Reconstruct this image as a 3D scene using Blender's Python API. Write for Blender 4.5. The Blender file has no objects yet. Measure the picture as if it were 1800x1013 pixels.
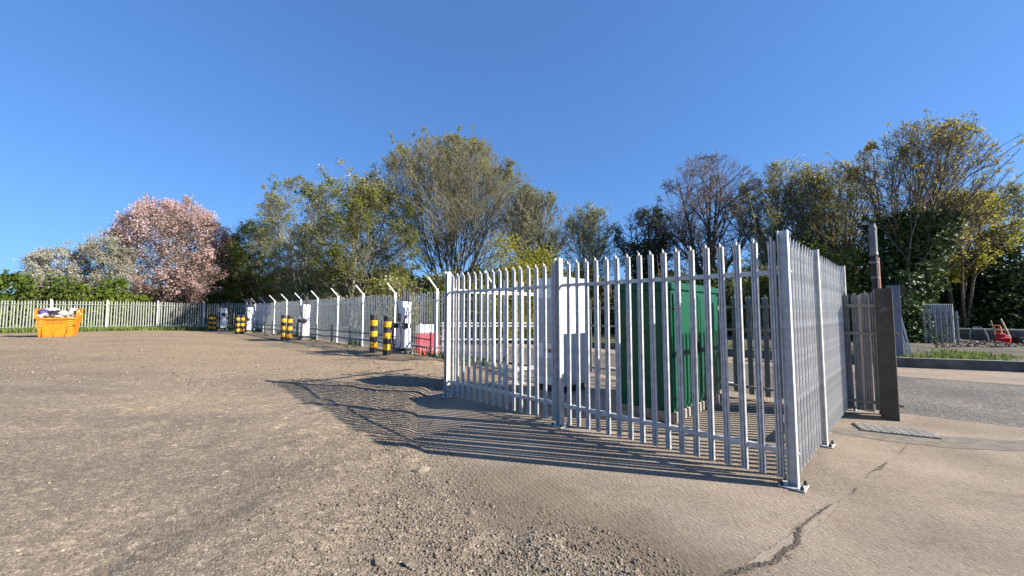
import bpy, math, random
import numpy as np
from mathutils import Vector, Matrix

random.seed(11)
sc = bpy.context.scene
C = sc.collection
R = math.radians

# ------------------------------------------------------------------ camera, sky, sun, exposure
EYE = 1.64
cam_d = bpy.data.cameras.new('camera')
cam_d.sensor_width = 36.0
cam_d.lens = 36.0 * 690.0 / 1800.0
cam_d.clip_start = 0.05
cam_d.clip_end = 3000.0
cam = bpy.data.objects.new('camera', cam_d)
C.objects.link(cam)
cam.location = (0, 0, EYE)
cam.rotation_euler = (R(90 + 3.6), 0, 0)
sc.camera = cam

SUN_EL = 28.0
SUN_XY = (0.969, -0.245)                     # horizontal direction towards the sun
world = bpy.data.worlds.new('World')
sc.world = world
world.use_nodes = True
wn = world.node_tree.nodes
wl = world.node_tree.links
for n in list(wn):
    wn.remove(n)
sky = wn.new('ShaderNodeTexSky')
sky.sky_type = 'NISHITA'
sky.sun_disc = False
sky.sun_elevation = R(SUN_EL)
sky.sun_rotation = math.atan2(SUN_XY[0], SUN_XY[1])
sky.air_density = 1.0
sky.dust_density = 0.5
sky.ozone_density = 3.5
bg = wn.new('ShaderNodeBackground')
bg.inputs['Strength'].default_value = 0.12
wo = wn.new('ShaderNodeOutputWorld')
hs = wn.new('ShaderNodeMix')                 # clear spring air: a deeper blue than the raw model
hs.data_type = 'RGBA'
hs.blend_type = 'MULTIPLY'
hs.inputs[0].default_value = 1.0
hs.inputs[7].default_value = (0.37, 0.66, 1.12, 1)
gm = wn.new('ShaderNodeGamma')               # softer run from zenith to horizon, as a phone renders it
gm.inputs['Gamma'].default_value = 0.6
wl.new(sky.outputs[0], gm.inputs['Color'])
wl.new(gm.outputs[0], hs.inputs[6])
wl.new(hs.outputs[2], bg.inputs['Color'])
wl.new(bg.outputs[0], wo.inputs['Surface'])

sun_d = bpy.data.lights.new('sun', 'SUN')
sun_d.energy = 5.0
sun_d.angle = R(0.5)
sun_d.color = (1.0, 0.93, 0.83)
sun = bpy.data.objects.new('sun', sun_d)
C.objects.link(sun)
sd = Vector((SUN_XY[0] * math.cos(R(SUN_EL)), SUN_XY[1] * math.cos(R(SUN_EL)), math.sin(R(SUN_EL))))
sun.rotation_euler = sd.to_track_quat('Z', 'Y').to_euler()
sun.location = (20, -6, 25)

sc.view_settings.view_transform = 'Standard'
sc.view_settings.look = 'None'
sc.view_settings.exposure = 1.4
sc.view_settings.gamma = 1.0
sc.render.engine = 'CYCLES'
sc.cycles.max_bounces = 6
sc.cycles.transparent_max_bounces = 4

# ------------------------------------------------------------------ materials
def new_mat(name):
    m = bpy.data.materials.new(name)
    m.use_nodes = True
    nt = m.node_tree
    p = nt.nodes['Principled BSDF']
    return m, nt, p

def node(nt, t, **kw):
    n = nt.nodes.new(t)
    for k, v in kw.items():
        if k in n.inputs:
            n.inputs[k].default_value = v
        else:
            setattr(n, k, v)
    return n

def ramp(nt, stops):
    r = nt.nodes.new('ShaderNodeValToRGB')
    e = r.color_ramp.elements
    while len(e) < len(stops):
        e.new(0.5)
    for i, (pos, c) in enumerate(stops):
        e[i].position = pos
        e[i].color = (c[0], c[1], c[2], 1)
    return r

def surf(name, col, rough=0.6, metal=0.0, var=0.18, scale=6.0, bump=0.15, bscale=60.0, spec=0.4, rvar=0.0, stretch=None):
    """a paint / metal / stone surface whose colour drifts a little and which is never perfectly smooth"""
    m, nt, p = new_mat(name)
    L = nt.links
    tc = node(nt, 'ShaderNodeTexCoord')
    src = tc.outputs['Object']
    if stretch:
        mp = node(nt, 'ShaderNodeMapping')
        mp.inputs['Scale'].default_value = stretch
        L.new(src, mp.inputs[0])
        src = mp.outputs[0]
    n1 = node(nt, 'ShaderNodeTexNoise', Scale=scale, Detail=6.0, Roughness=0.62)
    L.new(src, n1.inputs['Vector'])
    lo = [c * (1 - var) for c in col]
    hi = [min(1, c * (1 + var)) for c in col]
    r = ramp(nt, [(0.32, lo), (0.68, hi)])
    L.new(n1.outputs['Fac'], r.inputs[0])
    L.new(r.outputs[0], p.inputs['Base Color'])
    p.inputs['Roughness'].default_value = rough
    p.inputs['Metallic'].default_value = metal
    p.inputs['Specular IOR Level'].default_value = spec
    if rvar:
        mr = node(nt, 'ShaderNodeMapRange')
        mr.inputs['To Min'].default_value = max(0.05, rough - rvar)
        mr.inputs['To Max'].default_value = min(1, rough + rvar)
        L.new(n1.outputs['Fac'], mr.inputs['Value'])
        L.new(mr.outputs[0], p.inputs['Roughness'])
    if bump:
        n2 = node(nt, 'ShaderNodeTexNoise', Scale=bscale, Detail=4.0)
        L.new(src, n2.inputs['Vector'])
        b = node(nt, 'ShaderNodeBump', Strength=bump, Distance=0.004)
        L.new(n2.outputs['Fac'], b.inputs['Height'])
        L.new(b.outputs[0], p.inputs['Normal'])
    return m

def leaf_mat(name, cols, trans=0.35, rough=0.75):
    m, nt, p = new_mat(name)
    L = nt.links
    at = node(nt, 'ShaderNodeAttribute', attribute_name='tint')
    r = ramp(nt, [(i / max(1, len(cols) - 1), c) for i, c in enumerate(cols)])
    L.new(at.outputs['Fac'], r.inputs[0])
    L.new(r.outputs[0], p.inputs['Base Color'])
    p.inputs['Roughness'].default_value = rough
    p.inputs['Specular IOR Level'].default_value = 0.25
    tr = node(nt, 'ShaderNodeBsdfTranslucent')
    L.new(r.outputs[0], tr.inputs['Color'])
    mx = node(nt, 'ShaderNodeMixShader')
    mx.inputs[0].default_value = trans
    L.new(p.outputs[0], mx.inputs[1])
    L.new(tr.outputs[0], mx.inputs[2])
    L.new(mx.outputs[0], nt.nodes['Material Output'].inputs['Surface'])
    return m

M = {}
M['galv'] = surf('galvanised_steel', (0.485, 0.48, 0.465), rough=0.45, metal=0.3, var=0.24, scale=11, bump=0.12, bscale=90, spec=0.5, rvar=0.12)
M['galv_old'] = surf('weathered_galvanised_steel', (0.25, 0.255, 0.255), rough=0.62, metal=0.3, var=0.22, scale=7, bump=0.15, bscale=60)
M['galv_fence'] = surf('dull_galvanised_steel', (0.54, 0.555, 0.53), rough=0.6, metal=0.1, var=0.14, scale=3, bump=0.1)
M['galv_left'] = surf('lichened_galvanised_steel', (0.285, 0.305, 0.262), rough=0.7, metal=0.1, var=0.2, scale=3, bump=0.1)
M['galv_post'] = surf('bright_galvanised_steel', (0.62, 0.64, 0.65), rough=0.5, metal=0.2, var=0.08, scale=5, bump=0.1)
M['steel_brown'] = surf('rusty_dark_steel', (0.058, 0.050, 0.039), rough=0.7, metal=0.2, var=0.35, scale=4, bump=0.3, bscale=50)
M['lit_edge'] = surf('sunlit_steel_edge', (0.45, 0.40, 0.33), rough=0.6, metal=0.3, var=0.2, scale=12)  # pale tan puts the sun on the steel's edge into the colour
M['steel_blue'] = surf('blue_grey_steel', (0.15, 0.165, 0.20), rough=0.6, metal=0.2, var=0.15, scale=3)
M['bolt'] = surf('dark_bolt', (0.03, 0.03, 0.032), rough=0.5, metal=0.5, var=0.2, scale=30)
M['white_paint'] = surf('white_cabinet_paint', (0.72, 0.73, 0.74), rough=0.38, var=0.03, scale=2, bump=0.03)
M['grille'] = surf('grey_grille', (0.42, 0.44, 0.46), rough=0.6, var=0.06, scale=8)
M['black'] = surf('black_plastic', (0.022, 0.022, 0.024), rough=0.5, var=0.2, scale=10)
M['screen'] = surf('dark_screen_glass', (0.015, 0.02, 0.02), rough=0.12, var=0.1, scale=3, bump=0)
M['cable'] = surf('black_cable_rubber', (0.025, 0.025, 0.028), rough=0.55, var=0.2, scale=8)
M['green'] = surf('green_cabinet_paint', (0.002, 0.064, 0.032), rough=0.42, var=0.10, scale=1.5, bump=0.05, bscale=25, spec=0.3)
M['brass'] = surf('zinc_hinge', (0.55, 0.5, 0.38), rough=0.4, metal=0.7, var=0.2, scale=20)
M['plinth'] = surf('plinth_concrete', (0.245, 0.211, 0.170), rough=0.9, var=0.2, scale=9, bump=0.4)
M['yellow'] = surf('bollard_yellow', (0.62, 0.30, 0.008), rough=0.5, var=0.12, scale=5)
M['bollard_black'] = surf('bollard_black_plastic', (0.02, 0.02, 0.02), rough=0.5, var=0.3, scale=6)
M['skip'] = surf('skip_orange_paint', (0.52, 0.175, 0.004), rough=0.5, var=0.14, scale=2.5, bump=0.2, bscale=12)
M['skip_mark'] = surf('skip_dark_lettering', (0.10, 0.045, 0.01), rough=0.6, var=0.3, scale=20)
M['chev_red'] = surf('chevron_red', (0.62, 0.055, 0.012), rough=0.5, var=0.15, scale=10)
M['chev_amber'] = surf('chevron_amber', (0.85, 0.33, 0.03), rough=0.5, var=0.15, scale=10)
M['red_plastic'] = surf('red_barrier_plastic', (0.66, 0.02, 0.035), rough=0.45, var=0.12, scale=3)
M['white_plastic'] = surf('white_barrier_plastic', (0.78, 0.78, 0.76), rough=0.5, var=0.06, scale=4)
M['rail_white'] = surf('white_rail_paint', (0.75, 0.75, 0.73), rough=0.5, var=0.08, scale=5)
M['tray'] = surf('dark_cable_tray', (0.07, 0.078, 0.085), rough=0.55, metal=0.3, var=0.2, scale=5)
M['stone_wall'] = surf('old_stone_wall', (0.17, 0.155, 0.135), rough=0.95, var=0.45, scale=3.5, bump=0.8, bscale=14)
M['coping'] = surf('pale_coping', (0.40, 0.38, 0.32), rough=0.9, var=0.15, scale=4, bump=0.3)
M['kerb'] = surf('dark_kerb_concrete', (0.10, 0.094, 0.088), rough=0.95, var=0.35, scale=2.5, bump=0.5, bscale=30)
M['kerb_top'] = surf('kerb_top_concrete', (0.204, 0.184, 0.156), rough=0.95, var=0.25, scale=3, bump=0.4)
M['wood'] = surf('pale_timber', (0.50, 0.43, 0.32), rough=0.8, var=0.25, scale=10)
M['red_paint'] = surf('red_machine_paint', (0.60, 0.02, 0.03), rough=0.45, var=0.15, scale=6)
M['orange_paint'] = surf('orange_handle_paint', (0.75, 0.16, 0.02), rough=0.5, var=0.15, scale=6)
M['flue_grey'] = surf('grey_flue_metal', (0.13, 0.135, 0.135), rough=0.55, metal=0.3, var=0.2, scale=6)
M['flue_dark'] = surf('dark_pole_metal', (0.010, 0.0095, 0.009), rough=0.6, metal=0.0, var=0.3, scale=6)
M['pink_strip'] = surf('faded_red_strip', (0.52, 0.26, 0.20), rough=0.7, var=0.15, scale=9)
M['board'] = surf('pinkish_board', (0.56, 0.48, 0.46), rough=0.8, var=0.12, scale=3)
M['bag_blue'] = surf('blue_sack', (0.03, 0.035, 0.16), rough=0.5, var=0.3, scale=8)
M['bag_black'] = surf('black_sack', (0.02, 0.018, 0.02), rough=0.4, var=0.3, scale=8)
M['bag_cream'] = surf('cream_sheet', (0.62, 0.56, 0.46), rough=0.8, var=0.2, scale=6)
M['bag_brown'] = surf('brown_board', (0.22, 0.15, 0.12), rough=0.8, var=0.3, scale=6)
M['bag_white'] = surf('white_scrap', (0.46, 0.43, 0.39), rough=0.7, var=0.15, scale=6)
M['line_white'] = surf('road_line_paint', (0.62, 0.61, 0.57), rough=0.85, var=0.2, scale=10)
M['patch'] = surf('tar_patch', (0.150, 0.127, 0.098), rough=0.95, var=0.3, scale=9, bump=0.9, bscale=140)
M['mortar'] = surf('smooth_mortar', (0.240, 0.196, 0.148), rough=0.95, var=0.14, scale=7, bump=0.35, bscale=70)
M['dirt'] = surf('dark_dirt', (0.085, 0.068, 0.050), rough=1.0, var=0.35, scale=18, bump=1.0, bscale=90)
M['stone_l'] = surf('rubble_stone', (0.17, 0.138, 0.102), rough=0.95, var=0.3, scale=20, bump=0.6, bscale=80)
M['bark'] = surf('brown_bark', (0.150, 0.122, 0.090), rough=0.95, var=0.35, scale=5, bump=0.6, bscale=20)
M['bark_grey'] = surf('grey_bark', (0.19, 0.178, 0.122), rough=0.95, var=0.3, scale=5, bump=0.6, bscale=20)
M['bark_dark'] = surf('dark_bark', (0.085, 0.070, 0.058), rough=0.95, var=0.35, scale=5, bump=0.6, bscale=20)
M['bark_purple'] = surf('purple_brown_twigs', (0.170, 0.135, 0.115), rough=0.95, var=0.25, scale=3, bump=0.3)
M['wire'] = surf('barbed_wire', (0.10, 0.10, 0.10), rough=0.6, metal=0.5, var=0.2, scale=5)

# loose stones get their own shade each
def stone_mat(name, cols):
    m, nt, p = new_mat(name)
    L = nt.links
    at = node(nt, 'ShaderNodeAttribute', attribute_name='tint')
    r = ramp(nt, [(i / (len(cols) - 1), c) for i, c in enumerate(cols)])
    L.new(at.outputs['Fac'], r.inputs[0])
    tc = node(nt, 'ShaderNodeTexCoord')
    n = node(nt, 'ShaderNodeTexNoise', Scale=140.0, Detail=3.0)
    L.new(tc.outputs['Object'], n.inputs['Vector'])
    mr = node(nt, 'ShaderNodeMapRange')
    mr.inputs['To Min'].default_value = 0.75
    mr.inputs['To Max'].default_value = 1.25
    L.new(n.outputs['Fac'], mr.inputs['Value'])
    mx = node(nt, 'ShaderNodeVectorMath', operation='SCALE')
    L.new(r.outputs[0], mx.inputs[0])
    L.new(mr.outputs[0], mx.inputs['Scale'])
    L.new(mx.outputs[0], p.inputs['Base Color'])
    p.inputs['Roughness'].default_value = 0.95
    p.inputs['Specular IOR Level'].default_value = 0.2
    return m
M['stones'] = stone_mat('gravel_stones', [(0.085, 0.069, 0.051), (0.135, 0.109, 0.081), (0.172, 0.139, 0.104), (0.20, 0.166, 0.127), (0.27, 0.232, 0.185)])

def gravel_mat():
    m, nt, p = new_mat('gravel_ground')
    L = nt.links
    tc = node(nt, 'ShaderNodeTexCoord')
    O = tc.outputs['Object']
    big = node(nt, 'ShaderNodeTexNoise', Scale=0.33, Detail=5.0, Roughness=0.6, Distortion=0.6)
    mp = node(nt, 'ShaderNodeMapping')
    mp.inputs['Rotation'].default_value = (0, 0, R(-38))
    mp.inputs['Scale'].default_value = (0.55, 1.5, 1)
    L.new(O, mp.inputs[0]); L.new(mp.outputs[0], big.inputs['Vector'])
    r1 = ramp(nt, [(0.33, (0.185, 0.150, 0.112)), (0.5, (0.228, 0.182, 0.133)), (0.66, (0.280, 0.219, 0.152))])
    L.new(big.outputs['Fac'], r1.inputs[0])
    # dusty buff patches
    pat = node(nt, 'ShaderNodeTexNoise', Scale=1.3, Detail=4.0, Roughness=0.55)
    L.new(O, pat.inputs['Vector'])
    rp = ramp(nt, [(0.60, (0, 0, 0)), (0.72, (1, 1, 1))])
    L.new(pat.outputs['Fac'], rp.inputs[0])
    mxp = node(nt, 'ShaderNodeMix', data_type='RGBA')
    L.new(rp.outputs[0], mxp.inputs[0])
    L.new(r1.outputs[0], mxp.inputs[6])
    mxp.inputs[7].default_value = (0.295, 0.235, 0.162, 1)
    # pebbles pressed in the surface
    v = node(nt, 'ShaderNodeTexVoronoi', Scale=62.0)
    L.new(O, v.inputs['Vector'])
    hsv = node(nt, 'ShaderNodeSeparateColor')
    L.new(v.outputs['Color'], hsv.inputs[0])
    rv = ramp(nt, [(0.0, (0.60, 0.60, 0.60)), (0.5, (0.95, 0.95, 0.95)), (0.85, (1.15, 1.14, 1.12)), (1.0, (1.75, 1.72, 1.68))])
    L.new(hsv.outputs[0], rv.inputs[0])
    v2 = node(nt, 'ShaderNodeTexVoronoi', Scale=17.0)
    L.new(O, v2.inputs['Vector'])
    hs2 = node(nt, 'ShaderNodeSeparateColor')
    L.new(v2.outputs['Color'], hs2.inputs[0])
    rv2 = ramp(nt, [(0.0, (0.80, 0.80, 0.80)), (0.9, (1.0, 1.0, 1.0)), (1.0, (1.4, 1.38, 1.35))])
    L.new(hs2.outputs[0], rv2.inputs[0])
    mm = node(nt, 'ShaderNodeVectorMath', operation='MULTIPLY')
    # the yard turns to trodden tan hardcore towards the chargers
    sx = node(nt, 'ShaderNodeSeparateXYZ')
    L.new(O, sx.inputs[0])
    fa = node(nt, 'ShaderNodeMapRange', interpolation_type='SMOOTHSTEP')
    fa.inputs['From Min'].default_value = 7.0
    fa.inputs['From Max'].default_value = 13.0
    L.new(sx.outputs['Y'], fa.inputs['Value'])
    fm = node(nt, 'ShaderNodeMath', operation='MULTIPLY')
    rf = ramp(nt, [(0.35, (0.35, 0.35, 0.35)), (0.6, (1, 1, 1))])
    L.new(big.outputs['Fac'], rf.inputs[0])
    L.new(fa.outputs[0], fm.inputs[0]); L.new(rf.outputs[0], fm.inputs[1])
    tan_ = node(nt, 'ShaderNodeMix', data_type='RGBA')
    L.new(fm.outputs[0], tan_.inputs[0])
    L.new(mxp.outputs[2], tan_.inputs[6])
    tan_.inputs[7].default_value = (0.30, 0.222, 0.142, 1)
    L.new(tan_.outputs[2], mm.inputs[0]); L.new(rv.outputs[0], mm.inputs[1])
    mm2 = node(nt, 'ShaderNodeVectorMath', operation='MULTIPLY')
    L.new(mm.outputs[0], mm2.inputs[0]); L.new(rv2.outputs[0], mm2.inputs[1])
    L.new(mm2.outputs[0], p.inputs['Base Color'])
    p.inputs['Roughness'].default_value = 0.97
    p.inputs['Specular IOR Level'].default_value = 0.15
    n3 = node(nt, 'ShaderNodeTexNoise', Scale=22.0, Detail=8.0, Roughness=0.7)
    L.new(O, n3.inputs['Vector'])
    b1 = node(nt, 'ShaderNodeBump', Strength=0.5, Distance=0.015)
    L.new(n3.outputs['Fac'], b1.inputs['Height'])
    b2 = node(nt, 'ShaderNodeBump', Strength=0.8, Distance=0.008, invert=True)
    L.new(v.outputs['Distance'], b2.inputs['Height'])
    L.new(b1.outputs[0], b2.inputs['Normal'])
    L.new(b2.outputs[0], p.inputs['Normal'])
    return m
M['gravel'] = gravel_mat()

def concrete_mat():
    m, nt, p = new_mat('brushed_concrete')
    L = nt.links
    tc = node(nt, 'ShaderNodeTexCoord')
    O = tc.outputs['Object']
    n1 = node(nt, 'ShaderNodeTexNoise', Scale=0.8, Detail=7.0, Roughness=0.62)
    L.new(O, n1.inputs['Vector'])
    r1 = ramp(nt, [(0.3, (0.245, 0.197, 0.148)), (0.5, (0.305, 0.246, 0.187)), (0.7, (0.355, 0.288, 0.221))])
    L.new(n1.outputs['Fac'], r1.inputs[0])
    n2 = node(nt, 'ShaderNodeTexNoise', Scale=70.0, Detail=4.0, Roughness=0.7)
    L.new(O, n2.inputs['Vector'])
    r2 = ramp(nt, [(0.3, (0.72, 0.72, 0.72)), (0.7, (1.25, 1.25, 1.25))])
    L.new(n2.outputs['Fac'], r2.inputs[0])
    mm = node(nt, 'ShaderNodeVectorMath', operation='MULTIPLY')
    # brown soil trodden onto the slab beside the gravel
    sm = node(nt, 'ShaderNodeMapping')
    sm.vector_type = 'TEXTURE'
    sm.inputs['Location'].default_value = (0.45, 3.15, 0)
    sm.inputs['Rotation'].default_value = (0, 0, R(-52))
    sm.inputs['Scale'].default_value = (2.1, 0.75, 10)
    dn = node(nt, 'ShaderNodeTexNoise', Scale=2.4, Detail=6.0, Roughness=0.65)
    L.new(O, dn.inputs['Vector'])
    ds = node(nt, 'ShaderNodeVectorMath', operation='SCALE')
    ds.inputs['Scale'].default_value = 0.9
    L.new(dn.outputs['Color'], ds.inputs[0])
    da = node(nt, 'ShaderNodeVectorMath', operation='ADD')
    L.new(O, da.inputs[0]); L.new(ds.outputs[0], da.inputs[1])
    db = node(nt, 'ShaderNodeVectorMath', operation='SUBTRACT')
    db.inputs[1].default_value = (0.45, 0.45, 0)
    L.new(da.outputs[0], db.inputs[0]); L.new(db.outputs[0], sm.inputs[0])
    sg = node(nt, 'ShaderNodeTexGradient', gradient_type='SPHERICAL')
    L.new(sm.outputs[0], sg.inputs[0])
    sr = ramp(nt, [(0.02, (0, 0, 0)), (0.45, (0.75, 0.75, 0.75))])
    L.new(sg.outputs['Fac'], sr.inputs[0])
    st_ = node(nt, 'ShaderNodeMix', data_type='RGBA')
    L.new(sr.outputs[0], st_.inputs[0])
    L.new(r1.outputs[0], st_.inputs[6])
    st_.inputs[7].default_value = (0.175, 0.135, 0.095, 1)
    L.new(st_.outputs[2], mm.inputs[0]); L.new(r2.outputs[0], mm.inputs[1])
    pit = node(nt, 'ShaderNodeVectorMath', operation='MULTIPLY')
    L.new(mm.outputs[0], pit.inputs[0])
    L.new(pit.outputs[0], p.inputs['Base Color'])
    p.inputs['Roughness'].default_value = 0.95
    p.inputs['Specular IOR Level'].default_value = 0.2
    # tamped ridges left by the board
    mp = node(nt, 'ShaderNodeMapping')
    mp.inputs['Rotation'].default_value = (0, 0, R(-25.5))
    L.new(O, mp.inputs[0])
    w = node(nt, 'ShaderNodeTexWave', Scale=6.5, Distortion=5.0, Detail=5.0)
    w.inputs['Detail Scale'].default_value = 3.0
    w.inputs['Detail Roughness'].default_value = 0.7
    w.bands_direction = 'X'
    L.new(mp.outputs[0], w.inputs['Vector'])
    nb = node(nt, 'ShaderNodeTexNoise', Scale=1.1, Detail=3.0)
    L.new(O, nb.inputs['Vector'])
    rb = ramp(nt, [(0.36, (0.25, 0.25, 0.25)), (0.58, (1, 1, 1))])
    L.new(nb.outputs['Fac'], rb.inputs[0])
    wm = node(nt, 'ShaderNodeMath', operation='MULTIPLY')
    L.new(w.outputs['Fac'], wm.inputs[0]); L.new(rb.outputs[0], wm.inputs[1])
    b0 = node(nt, 'ShaderNodeBump', Strength=0.9, Distance=0.014)
    L.new(wm.outputs[0], b0.inputs['Height'])
    n4 = node(nt, 'ShaderNodeTexNoise', Scale=30.0, Detail=8.0, Roughness=0.8)
    mp2 = node(nt, 'ShaderNodeMapping')
    mp2.inputs['Rotation'].default_value = (0, 0, R(-25.5))
    mp2.inputs['Scale'].default_value = (1.8, 0.35, 1)
    L.new(O, mp2.inputs[0]); L.new(mp2.outputs[0], n4.inputs['Vector'])
    rpit = ramp(nt, [(0.36, (0.70, 0.68, 0.66)), (0.5, (1, 1, 1)), (0.66, (1.12, 1.12, 1.12))])
    L.new(n4.outputs['Fac'], rpit.inputs[0])
    L.new(rpit.outputs[0], pit.inputs[1])
    b1 = node(nt, 'ShaderNodeBump', Strength=1.0, Distance=0.02)
    L.new(n4.outputs['Fac'], b1.inputs['Height'])
    L.new(b0.outputs[0], b1.inputs['Normal'])
    L.new(b1.outputs[0], p.inputs['Normal'])
    return m
M['concrete'] = concrete_mat()

def asphalt_mat():
    m, nt, p = new_mat('road_asphalt')
    L = nt.links
    tc = node(nt, 'ShaderNodeTexCoord')
    O = tc.outputs['Object']
    v = node(nt, 'ShaderNodeTexVoronoi', Scale=48.0)
    L.new(O, v.inputs['Vector'])
    s = node(nt, 'ShaderNodeSeparateColor')
    L.new(v.outputs['Color'], s.inputs[0])
    r = ramp(nt, [(0.0, (0.042, 0.037, 0.033)), (0.55, (0.080, 0.070, 0.060)), (0.85, (0.135, 0.119, 0.102)), (1.0, (0.27, 0.24, 0.21))])
    L.new(s.outputs[0], r.inputs[0])
    n = node(nt, 'ShaderNodeTexNoise', Scale=0.7, Detail=5.0)
    L.new(O, n.inputs['Vector'])
    r2 = ramp(nt, [(0.35, (0.8, 0.8, 0.8)), (0.65, (1.35, 1.3, 1.22))])
    L.new(n.outputs['Fac'], r2.inputs[0])
    mm = node(nt, 'ShaderNodeVectorMath', operation='MULTIPLY')
    L.new(r.outputs[0], mm.inputs[0]); L.new(r2.outputs[0], mm.inputs[1])
    L.new(mm.outputs[0], p.inputs['Base Color'])
    p.inputs['Roughness'].default_value = 0.9
    b = node(nt, 'ShaderNodeBump', Strength=0.7, Distance=0.008)
    L.new(s.outputs[1], b.inputs['Height'])
    L.new(b.outputs[0], p.inputs['Normal'])
    return m
M['asphalt'] = asphalt_mat()

def cover_mat():
    """cast iron cover with raised lozenge bars, worn bright on top"""
    m, nt, p = new_mat('cast_iron_cover')
    L = nt.links
    tc = node(nt, 'ShaderNodeTexCoord')
    br = node(nt, 'ShaderNodeTexNoise', Scale=25.0, Detail=4.0)
    L.new(tc.outputs['Object'], br.inputs['Vector'])
    rc = ramp(nt, [(0.35, (0.26, 0.24, 0.21)), (0.65, (0.44, 0.41, 0.36))])
    L.new(br.outputs['Fac'], rc.inputs[0])
    L.new(rc.outputs[0], p.inputs['Base Color'])
    p.inputs['Roughness'].default_value = 0.6
    p.inputs['Metallic'].default_value = 0.15
    return m
M['cover'] = cover_mat()
M['verge'] = surf('verge_soil', (0.075, 0.063, 0.043), rough=1.0, var=0.4, scale=1.5, bump=0.9, bscale=18)

M['grass'] = leaf_mat('grass_blades', [(0.05, 0.09, 0.018), (0.11, 0.17, 0.03), (0.22, 0.23, 0.06)], 0.3)
M['weed'] = leaf_mat('weed_leaves', [(0.03, 0.075, 0.018), (0.06, 0.12, 0.03)], 0.3)

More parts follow.
